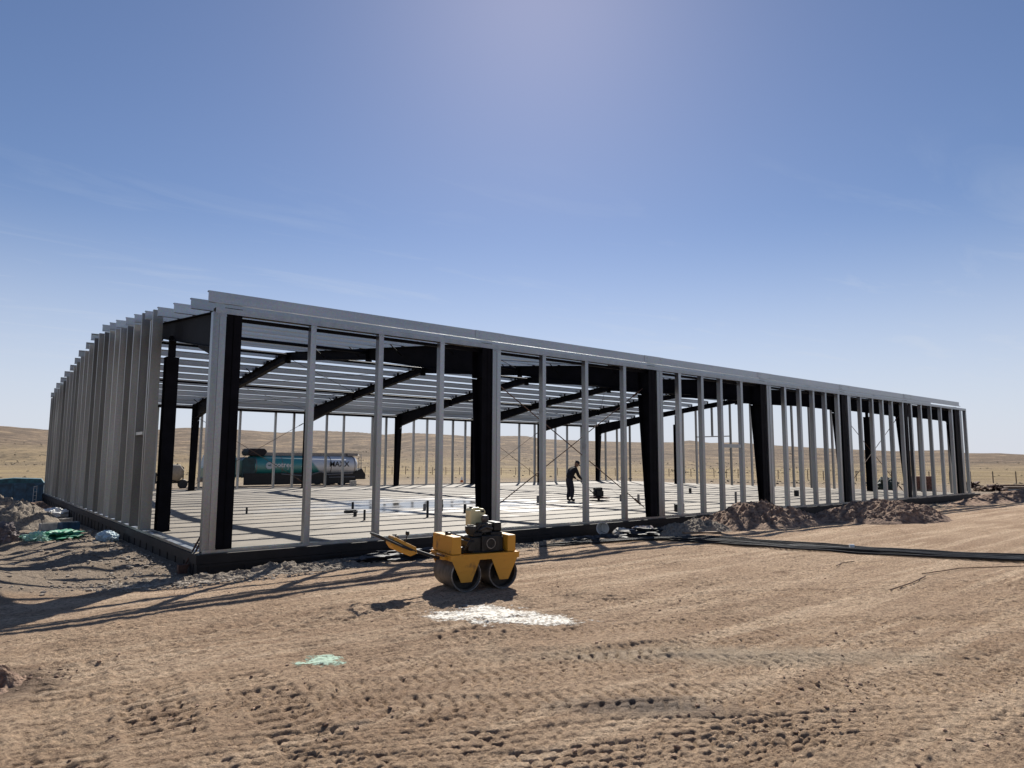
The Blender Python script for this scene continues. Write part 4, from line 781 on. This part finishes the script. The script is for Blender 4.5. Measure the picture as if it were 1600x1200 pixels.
# ------------------------------------------------------------------ rubble and clods
def rock_proto(seed):
    bm = bmesh.new(); bmesh.ops.create_icosphere(bm, subdivisions=1, radius=1); r_ = random.Random(seed)
    for v in bm.verts: v.co *= r_.uniform(.6, 1.15)
    vs = np.array([v.co[:] for v in bm.verts]); fs = [tuple(v.index for v in f.verts) for f in bm.faces]; bm.free(); return vs, fs
protos = [rock_proto(i) for i in range(6)]
def scatter(name, pts, mat, label, cat, seed):
    r_ = np.random.RandomState(seed); V = []; F = []; off = 0
    for (x, y, s) in pts:
        v, f = protos[r_.randint(6)]; a = r_.uniform(0, 6.28); ca, sa = math.cos(a), math.sin(a)
        sc = s * np.array([1, r_.uniform(.6, 1), r_.uniform(.4, .75)]); q = v * sc
        q = np.stack([q[:, 0] * ca - q[:, 1] * sa, q[:, 0] * sa + q[:, 1] * ca, q[:, 2]], -1) + np.array([x, y, 0])
        V.append((q, off, f)); off += len(v)
    allv = np.concatenate([q for q, _, _ in V]); gx = np.array([p[0] for p in pts]); gy = np.array([p[1] for p in pts]); gz = H(gx, gy)
    ext = np.array([p[2] for p in pts]) * .25
    allv[:, 2] += np.repeat(gz + ext, len(protos[0][0]))
    faces = [tuple(i + o_ for i in fc) for q, o_, f in V for fc in f]
    me = bpy.data.meshes.new(name); me.from_pydata(allv.tolist(), [], faces); me.update(); o = link(name, me, mat)
    return tag(o, label, cat, kind='stuff')
rs = np.random.RandomState(3); pts = []
for i in range(5200):
    x = rs.uniform(-1.2, 37); y = -.25 - abs(rs.normal(0, .55)); pts.append((x, y, rs.choice([.012, .02, .03, .05], p=[.45, .33, .17, .05])))
for i in range(2600):
    x = -.8 - abs(rs.normal(0, .9)); y = rs.uniform(-2, 22); pts.append((x, y, rs.choice([.015, .025, .04, .06], p=[.45, .33, .17, .05])))
for i in range(2200):
    x = rs.normal(-.4, 1.0); y = rs.normal(-1.1, .45)
    if y < -.15 and not (x > -.65 and y > -.2): pts.append((x, y, rs.choice([.015, .025, .04], p=[.5, .35, .15])))
scatter('rubble', pts, STONE, 'grey broken stones scattered along the foot of the slab', 'rubble', 5)
pts = []
for i in range(5200):
    r_ = 3.6 * (5.5 ** rs.uniform(0, 1)); a = math.radians(rs.uniform(0, 78)); x = -4.04 + r_ * math.sin(a); y = -12.77 + r_ * math.cos(a)
    if y > -1.2: continue
    dens = vn(np.array([x * .8]), np.array([y * .8]), 71)[0]
    if dens < rs.uniform(-.4, .7): continue
    pts.append((x, y, rs.choice([.004, .007, .012, .02], p=[.5, .32, .15, .03])))
for (cx_, cy_, n_, sg) in ((1.0, -10.2, 50, .22), (-.3, -9.95, 40, .3), (-2.6, -8.0, 40, .3), (-3.6, -6.3, 130, .28), (-1.9, -8.6, 30, .2), (.5, -10.45, 26, .18), (2.2, -10.9, 24, .2)):
    for i in range(n_): pts.append((rs.normal(cx_, sg * 1.4), rs.normal(cy_, sg * .6), rs.choice([.007, .013, .022], p=[.5, .35, .15])))
scatter('soil_clods', pts, SOIL, 'small brown clods strewn over the churned ground', 'clods', 9)

def tufts():
    rs_ = np.random.RandomState(8); n = 9000; V = []; F = []
    rr_ = 62 * (9.5 ** rs_.uniform(0, 1, n)); a = np.radians(rs_.uniform(-6, 84, n)); x = -4.04 + rr_ * np.sin(a); y = -12.77 + rr_ * np.cos(a)
    keep = 1.6 * fb(x / 45, y / 45, 3, 101) + .8 * vn(x / 10, y / 10, 105) > rs_.uniform(-.3, 1.2, n); keep &= ~((x > -8) & (x < 60) & (y > -5) & (y < 62))
    x, y, rr_ = x[keep], y[keep], rr_[keep]; z = H(x, y); sz = rs_.uniform(.07, .2, len(x)) * (1 + rr_ / 200)
    b = np.array([(1, 0, 0), (.5, .87, .1), (-.5, .8, 0), (-1, 0, .1), (-.5, -.87, 0), (.5, -.8, .1), (.35, .2, .75), (-.3, .3, .9), (-.1, -.4, .7)])
    fc = [(0, 1, 6), (1, 2, 7), (1, 7, 6), (2, 3, 7), (3, 4, 8), (3, 8, 7), (4, 5, 8), (5, 0, 6), (5, 6, 8), (6, 7, 8)]
    for i in range(len(x)):
        q = b * rs_.uniform(.7, 1.3, (9, 1)) * np.array([sz[i], sz[i], sz[i] * .75]) + np.array([x[i], y[i], z[i] - .03]); o_ = len(V) ; V += q.tolist(); F += [tuple(k + o_ for k in f) for f in fc]
    me = bpy.data.meshes.new('shrubs'); me.from_pydata(V, [], F); me.update()
    tag(link('steppe_shrubs', me, simple('shrub', (.09, .07, .045), .95, 0, .4, .05, col2=(.17, .135, .085))), 'low dark shrubs dotted over the dry plain and hills behind the site', 'shrubs', kind='stuff')
tufts()

# ------------------------------------------------------------------ spilled powder
def spill(name, blobs, mat, label, seed, step=.012, th_=.0):
    xs_ = [b[0] for b in blobs]; ys_ = [b[1] for b in blobs]; ex = max(max(b[2], b[3]) for b in blobs) * 1.5
    gx = np.arange(min(xs_) - ex, max(xs_) + ex, step); gy = np.arange(min(ys_) - ex, max(ys_) + ex, step); X_, Y_ = np.meshgrid(gx, gy)
    f = np.full(X_.shape, -9.)
    for bx, by, ra, rb, rot in blobs:
        dx = X_ - bx; dy = Y_ - by; u = dx * math.cos(rot) + dy * math.sin(rot); v = -dx * math.sin(rot) + dy * math.cos(rot)
        f = np.maximum(f, 1 - np.hypot(u / ra, v / rb))
    xn = None; cr_, sr_ = math.cos(blobs[0][4]), math.sin(blobs[0][4]); Us = X_ * cr_ + Y_ * sr_; Vs = -X_ * sr_ + Y_ * cr_
    mask = f + .36 * fb(Us * 5, Vs * 9, 4, seed, .6); keep = mask > -.25
    z = H(X_.ravel(), Y_.ravel()).reshape(X_.shape) + .0025 + .006 * np.clip(mask, 0, 1) * (1 + .6 * fb(X_ * 14, Y_ * 14, 2, seed + 2))
    ny, nx = X_.shape; fs = []
    kk = keep[:-1, :-1] & keep[1:, :-1] & keep[:-1, 1:] & keep[1:, 1:]
    for i, j in zip(*np.nonzero(kk)): fs.append((i * nx + j, i * nx + j + 1, (i + 1) * nx + j + 1, (i + 1) * nx + j))
    v = np.stack([X_, Y_, z], -1).reshape(-1, 3); used = sorted({k for f_ in fs for k in f_}); mp_ = {k: i for i, k in enumerate(used)}
    me = bpy.data.meshes.new(name); me.from_pydata([tuple(v[k]) for k in used], [], [tuple(mp_[k] for k in f_) for f_ in fs]); me.update()
    at = me.attributes.new('cover', 'FLOAT', 'POINT'); at.data.foreach_set('value', mask.ravel()[used].astype(np.float32))
    return tag(link(name, me, mat, None, True), label, 'spill')
rr = math.atan2(-.63, .776)
spill('lime_spill', [(.52, -6.72, .62, .40, rr), (.78, -7.22, .62, .20, rr), (.15, -6.62, .45, .10, rr)], LIME, 'white lime powder spilled on the soil in front of the roller', 8)
spill('powder_spill', [(-1.56, -7.22, .19, .15, rr)], LIMEG, 'small patch of pale green powder on the foreground soil', 5, .012)

# ------------------------------------------------------------------ black pipes on the ground
rp_ = random.Random(12)
cl = [(7.0, -1.75), (7.45, -2.5), (7.9, -3.4), (8.3, -4.6), (8.75, -6.2), (9.35, -7.6), (10.2, -9.2), (11.3, -11.0)]
for i in range(15):
    o_ = (i - 7) * .066 + rp_.uniform(-.02, .02); r_ = rp_.choice([.013, .016, .019]); pts = []
    st = rp_.randint(0, 2) if i % 3 else 0
    ph = rp_.uniform(0, 6)
    P_ = []
    for k in range(st, len(cl)):
        x, y = cl[k]; spread = 1.0 + (1.2 if k < 2 else .0) + .12 * math.sin(k + ph)
        P_.append((x + o_ * spread * 1.0, y - o_ * spread * .35))
    for k in range(len(P_) - 1):
        for s_ in range(6):
            t = s_ / 6; p0 = P_[max(k - 1, 0)]; p1 = P_[k]; p2 = P_[k + 1]; p3 = P_[min(k + 2, len(P_) - 1)]
            q = [.5 * ((2 * p1[d]) + (-p0[d] + p2[d]) * t + (2 * p0[d] - 5 * p1[d] + 4 * p2[d] - p3[d]) * t * t + (-p0[d] + 3 * p1[d] - 3 * p2[d] + p3[d]) * t ** 3) for d in (0, 1)]
            pts.append((q[0], q[1]))
    zz = H1(np.array([p[0] for p in pts]), np.array([p[1] for p in pts]))
    lay = (i % 2) * .026
    m = MB(); m.tube([(p[0], p[1], float(z_) + r_ + .012 + lay + .012 * math.sin(j_ * .5 + ph)) for j_, (p, z_) in enumerate(zip(pts, zz))], r_, 7)
    tag(ob('black_pipe', m, BLACKM, None, True), 'long black pipe in the bundle lying across the soil on the right', 'pipe', 'bundle of long black pipes on the soil')
m = MB(); m.tube([(9.02, -6.62, .07), (9.07, -6.68, .07)], .04, 12); tag(ob('pipe_coupling', m, WHITEP, None, True), 'white coupling on the bundle of black pipes', 'coupling')
for pts, lb in (([(5.55, -8.75), (6.1, -8.8), (6.7, -8.75)], 'short dark rod lying on the soil nearer than the pipe bundle'), ([(7.0, -8.6), (8.0, -8.75), (9.2, -9.3)], 'thin dark cable lying beside the black pipe bundle'), ([(6.9, -7.4), (7.3, -7.3), (7.6, -7.35)], 'short dark stick lying beside the pipe bundle')):
    m = MB(); m.tube([(x, y, hz(x, y) + .02) for x, y in pts], .007, 6); tag(ob('metal_rod', m, RUST, None, True), lb, 'rod')
for (x, y, l_, a, lb) in ((9.4, -3.1, .9, -.5, 'dark plank lying flat left of the soil heaps'), (7.9, -2.1, 1.1, -.6, 'dark plank lying below the slab by the white bucket')):
    m = MB(); m.box(-l_ / 2, l_ / 2, -.06, .06, 0, .04); o = ob('plank', m, WOOD); o.location = (x, y, hz(x, y) + .03); o.rotation_euler = (0, 0, a); tag(o, lb, 'plank')

# ------------------------------------------------------------------ lumps: sacks, cloths, netting
def lump(name, loc, size, mat, label, cat, seed, rz=0, amp=.3, fr=2.2, group=None, flat=.5):
    bm = bmesh.new(); bmesh.ops.create_icosphere(bm, subdivisions=5, radius=1)
    for v in bm.verts:
        n_ = v.co.normalized(); d = mnoise.fractal(n_ * fr + Vector((seed * 3.1, 0, 0)), .9, 2.2, 4) * amp + (1 - abs(mnoise.noise(n_ * fr * 1.7 + Vector((0, seed, 0))))) * amp * .5
        v.co = n_ * (1 + d - amp * .4)
        if v.co.z < -flat: v.co.z = -flat + (v.co.z + flat) * .1
        v.co = Vector((v.co.x * size[0], v.co.y * size[1], (v.co.z + flat) * size[2]))
    me = bpy.data.meshes.new(name); bm.to_mesh(me); bm.free(); o = link(name, me, mat, None, True); o.location = loc; o.rotation_euler = (0, 0, rz); return tag(o, label, cat, group)
def gl(x, y, d=0): return (x, y, hz(x, y) + d)
# bucket on its side
bk = empty('plastic_bucket', gl(8.75, -.62, .14), 0, 'white plastic bucket lying on its side below the slab', 'bucket')
m = MB(); m.lathe([(.115, 0), (.12, .0), (.15, .32), (.155, .34), (.145, .34), (.115, .01)], (.12, .05, .02), (-.75, -.55, .12), 24); ob('bucket_body', m, WHITEP, bk, True)
m = MB(); m.tube([(-.06, -.02, .15), (-.22, -.16, .12), (-.24, -.18, .0), (-.1, -.24, -.06)], .006, 6); ob('bucket_handle', m, DARKM, bk, True)
lump('sack', gl(9.35, -.75, -.02), (.32, .22, .16), SACK, 'dusty cement sack lying right of the white bucket', 'sack', 4, .3)
lump('sack', gl(10.05, -.8, -.02), (.36, .24, .17), simple('sack_printed', (.30, .22, .2), .8, 0, .3, 5, col2=(.62, .6, .56)), 'crumpled pale sack with brown print left of the gravel heap', 'sack', 7, -.2)
lump('plastic_sheet', gl(10.0, -1.6, -.02), (.95, .35, .14), SHEETB, 'crumpled black plastic sheet on the ground before the pale sack', 'sheet', 9, -.5, .5)
lump('plastic_sheet', gl(8.0, -1.35, -.02), (.7, .3, .12), SHEETB, 'crumpled black plastic sheet in front of the white bucket', 'sheet', 12, -.5, .5)
lump('plastic_sheet', gl(3.2, -1.0, -.0), (1.1, .35, .12), SHEETB, 'black plastic sheet heaped on the gravel behind the roller handle', 'sheet', 15, -.1, .5)
lump('netting', gl(-1.95, 7.5, -.04), (.5, .78, .13), GREEN, 'crumpled green safety netting heaped left of the building', 'netting', 21, -.6, .55, 3.2)
lump('netting', gl(-2.38, 6.5, -.03), (.22, .22, .15), simple('pale_green_net', (.25, .5, .38), .7, 0, .3, 12, col2=(.5, .72, .6)), 'pale green end of the netting bundle nearest the camera', 'netting', 22, 0, .55, 3.2)
lump('sack', gl(-3.0, 6.6, -.03), (.32, .3, .30), simple('grey_brown_sack', (.14, .11, .105), .85, 0, .3, 7, .5, 20, .02), 'dark grey brown sack left of the green netting', 'sack', 25)
lump('cloth', gl(-1.1, 16.2, .05), (.5, .35, .22), WHITEP, 'white cloth lying in shade by the far left slab edge', 'cloth', 27)
lump('sack', gl(-1.0, 6.1, .0), (.18, .4, .16), simple('pale_blue_sack', (.35, .45, .50), .7, 0, .2, 8), 'pale blue sack lying against the left slab edge', 'sack', 31, .2, .25)
for i, (x, y, a, mt, lb) in enumerate(((-1.35, 9.9, .3, BLUE, 'blue crate on the ground beside the left slab edge'), (-1.75, 10.4, .1, CONC, 'grey concrete block left of the blue crate'), (-1.2, 12.2, .6, CONC, 'grey concrete block farthest along the left slab edge'))):
    m = MB()
    if 'crate' in lb: m.box(-.22, .22, -.16, .16, 0, .02); [m.box(*b_) for b_ in ((-.22, -.2, -.16, .16, .02, .25), (.2, .22, -.16, .16, .02, .25), (-.2, .2, -.16, -.14, .02, .25), (-.2, .2, .14, .16, .02, .25))]
    else: m.box(-.2, .2, -.1, .1, 0, .19); m.box(-.2, -.15, -.1, .1, .19, .2); m.box(.15, .2, -.1, .1, .19, .2); m.box(-.025, .025, -.1, .1, .19, .2)
    o = ob('crate' if 'crate' in lb else 'concrete_block', m, mt, None, False, .006); o.location = gl(x, y, -.02); o.rotation_euler = (0, 0, a); tag(o, lb, 'crate' if 'crate' in lb else 'block')
m = MB(); m.lathe([(.0, 0), (.10, .0), (.105, .02), (.105, .24), (.08, .26), (.0, .26)], n=18); o = ob('paint_tin', m, simple('tin_blue', (.02, .06, .14), .4, .3), None, True); o.location = gl(-3.55, 9.4); tag(o, 'small dark tin standing beside the left soil heap', 'tin')
# prop leaning at the slab corner
PR = empty('leaning_prop', (-.78, .1, -.40), 0, 'rusty steel prop of two bars leaning on the slab corner', 'prop')
for d in (0, .07): 
    m = MB(); m.tube([(-.02 + d, .25, .02), (.42 + d * .6, .33, .86)], .017, 8); ob('prop_bar', m, RUST, PR, True)
m = MB(); m.box(-.12, .12, .15, .35, -.02, .01); m.box(-.05, .1, .2, .3, .01, .2); ob('prop_foot', m, RUST, PR)

# ------------------------------------------------------------------ blue bin yard at the left
BN = empty('blue_bin', (-3.6, 25.4, -.62), R(-6), 'low dark blue steel bin standing left of the far building corner', 'bin')
m = MB(); m.box(0, 2.6, 0, .05, 0, .95); m.box(0, 2.6, 1.5, 1.55, 0, .95); m.box(0, .05, .05, 1.5, 0, .95); m.box(2.55, 2.6, .05, 1.5, 0, .95); m.box(.05, 2.55, .05, 1.5, 0, .05)
for x in np.arange(.3, 2.5, .42): m.box(x, x + .06, -.04, 0, .05, .9)
m.box(-.04, 2.64, -.05, 0, .9, .97); ob('bin_body', m, BLUE, BN); BN.scale = (1.15, 1, 1.15)
m = MB(); m.prism([(0, .0), (2.6, .0), (2.5, .16), (1.6, .2), (.9, .13), (.1, .18)], (0, .1, .96), (1, 0, 0), (0, 0, 1), (0, 1.3, 0)); ob('bin_cover', m, simple('teal_cover', (.015, .09, .11), .5, 0, .4, 6), BN)
CG = empty('wire_cage', (-1.0, 25.0, -.62), R(-50), 'white wire cage panel leaning beside the blue bin', 'cage')
m = MB()
for i in range(7): m.tube([(0, i * .16, 0), (0, i * .16, .9 + .03 * i)], .010, 5)
for i in range(6): m.tube([(0, 0, .04 + i * .17), (0, .96, .04 + i * .17 + .01 * i)], .010, 5)
m.tube([(0, 0, .94), (0, .96, 1.12)], .02, 6); ob('mesh_panel', m, WHITEP, CG)
for i, (x, y, a, lb) in enumerate(((-4.4, 28.2, .2, 'stack of dark teal formwork boards behind the blue bin'), (-2.2, 30.0, -.1, 'stack of blue grey formwork boards right behind the bin'))):
    t = empty('board_stack', (x, y, hz(x, y)), a, lb, 'boards')
    for k in range(6):
        m = MB(); dx = rp_.uniform(-.06, .06); m.box(-1.3 + dx, 1.3 + dx, -.6, .6, k * .17, k * .17 + .13); ob('board', m, BLUE if k % 2 else simple('teal_board', (.02, .085, .10), .6, 0, .3, 5), t, False, .01)
for i in range(6):
    x = -5.2 + i * .95; y = 33.5 + rp_.uniform(-.6, .6); lump('sack', (x, y, -.45), (.36, .3, .3), SACK if i % 2 else simple('dark_sack', (.05, .06, .05), .8), ['white', 'dark'][1 - i % 2] + ' sack in the row behind the board stacks, number unclear', 'sack', 60 + i, 0, .3, 2.2)
k = 0
for o in C.objects:
    if o.name.startswith('sack') and 'number unclear' in o.get('label', ''):
        o['label'] = ('white' if k % 2 else 'dark') + ' sack in the row on the ground behind the teal and blue board stacks'; o['group'] = ('white' if k % 2 else 'dark') + ' sacks in a row behind the boards'; k += 1

# ------------------------------------------------------------------ things beyond the right end and behind
def fence_line(a, b_, n, label):
    F = empty('wire_fence', (a[0], a[1], hz(*a)), 0, label, 'fence'); x0, y0, z0 = a[0], a[1], hz(*a); tops = []
    for i in range(n):
        t = i / (n - 1); x = a[0] + (b_[0] - a[0]) * t + rp_.uniform(-.1, .1); y = a[1] + (b_[1] - a[1]) * t; z = hz(x, y); tops.append((x - x0, y - y0, z - z0))
        m = MB(); m.tube([(0, 0, -.2), (rp_.uniform(-.04, .04), 0, 1.25)], .05, 6); o = ob('fence_post', m, POST, F); o.location = tops[-1]
    for h in (.35, .7, 1.1):
        m = MB(); m.tube([(p[0], p[1], p[2] + h) for p in tops], .012, 4); ob('fence_wire', m, POST, F)
fence_line((82, 4), (83.5, 58), 27, 'wire fence on dark posts beyond the right end of the building')
fence_line((82.5, 60), (30, 116), 34, 'low wire fence on posts crossing the plain behind the building')
m = MB(); m.tube([(0, 0, -.3), (.05, 0, 2.9)], .07, 8); m.box(-.12, .12, -.03, .03, 2.6, 2.66); o = ob('utility_pole', m, WOOD); o.location = (75, 13.9, hz(75, 13.9)); tag(o, 'single tall timber post on the plain seen through the right end of the frame', 'post')
BS = empty('brick_stack', (48.0, 6.6, hz(48, 6.6)), R(-35), 'stack of brown bricks on a pallet beyond the far gable wall', 'bricks')
m = MB(); m.box(-.62, .62, -.5, .5, 0, .12); ob('pallet', m, WOOD, BS)
m = MB()
for k in range(10):
    for i in range(5): m.box(-.6 + i * .242, -.6 + i * .242 + .232, -.48 + (k % 2) * .01, .48, .125 + k * .085, .125 + k * .085 + .078)
ob('bricks', m, BRICK, BS)
lump('tarpaulin_heap', (46.6, 8.3, -.42), (.75, .6, .62), DGREEN, 'dark green tarpaulin heap left of the brick stack', 'tarpaulin', 71)
TP = empty('timber_pile', (53.5, 2.4, hz(53.5, 2.4)), R(-32), 'pile of long pale timbers on the ground at the right edge', 'timber')
for i in range(9):
    m = MB(); r_, c_ = divmod(i, 4); m.box(-1.9 + rp_.uniform(-.2, .2), 1.9 + rp_.uniform(-.2, .2), c_ * .22 - .4, c_ * .22 - .24, r_ * .15, r_ * .15 + .12); ob('timber', m, WOOD if i % 3 else CONC, TP)
for i, (x, y, s_, lb) in enumerate(((49.6, 3.5, .42, 'brown debris heap left of the timber pile'), (51.2, 3.2, .55, 'purple brown debris heap touching the timber pile'), (57.5, 6.6, .6, 'rusty scrap heap farther back behind the timber pile'))):
    lump('debris_heap', (x, y, hz(x, y) - .05), (s_ * 1.6, s_, s_ * .5), RUST if i else WOOD, lb, 'debris', 80 + i, .4, .7, 3)
m = MB(); m.box(-.1, .1, -.1, .1, 0, .35); m.box(.14, .2, -.05, .05, 0, .3); m.box(-.3, -.12, -.1, .1, 0, .06); o = ob('gas_canister', m, DARKM, None, False, .02); o.location = (48.9, 4.1, hz(48.9, 4.1)); tag(o, 'small black canister standing on the soil left of the debris', 'canister')
m = MB(); m.box(-.14, .14, -.08, .08, 0, .12); m.box(-.1, .1, -.05, .05, .12, .16); o = ob('concrete_block', m, DARKM, None, False, .01); o.location = (44.2, .9, hz(44.2, .9)); tag(o, 'dark block alone on bare soil right of the slab end', 'block')
CN = empty('traffic_cone', (36.5, 45.2, hz(36.5, 45.2)), 0, 'small white topped cone standing on the ground behind the building', 'cone')
m = MB(); m.box(-.2, .2, -.2, .2, 0, .05); m.lathe([(.16, .05), (.11, .25)], n=16); ob('cone_base', m, ORANGE, CN); m = MB(); m.lathe([(.11, .25), (.05, .55), (.03, .58)], n=16); ob('cone_top', m, WHITEP, CN, True)
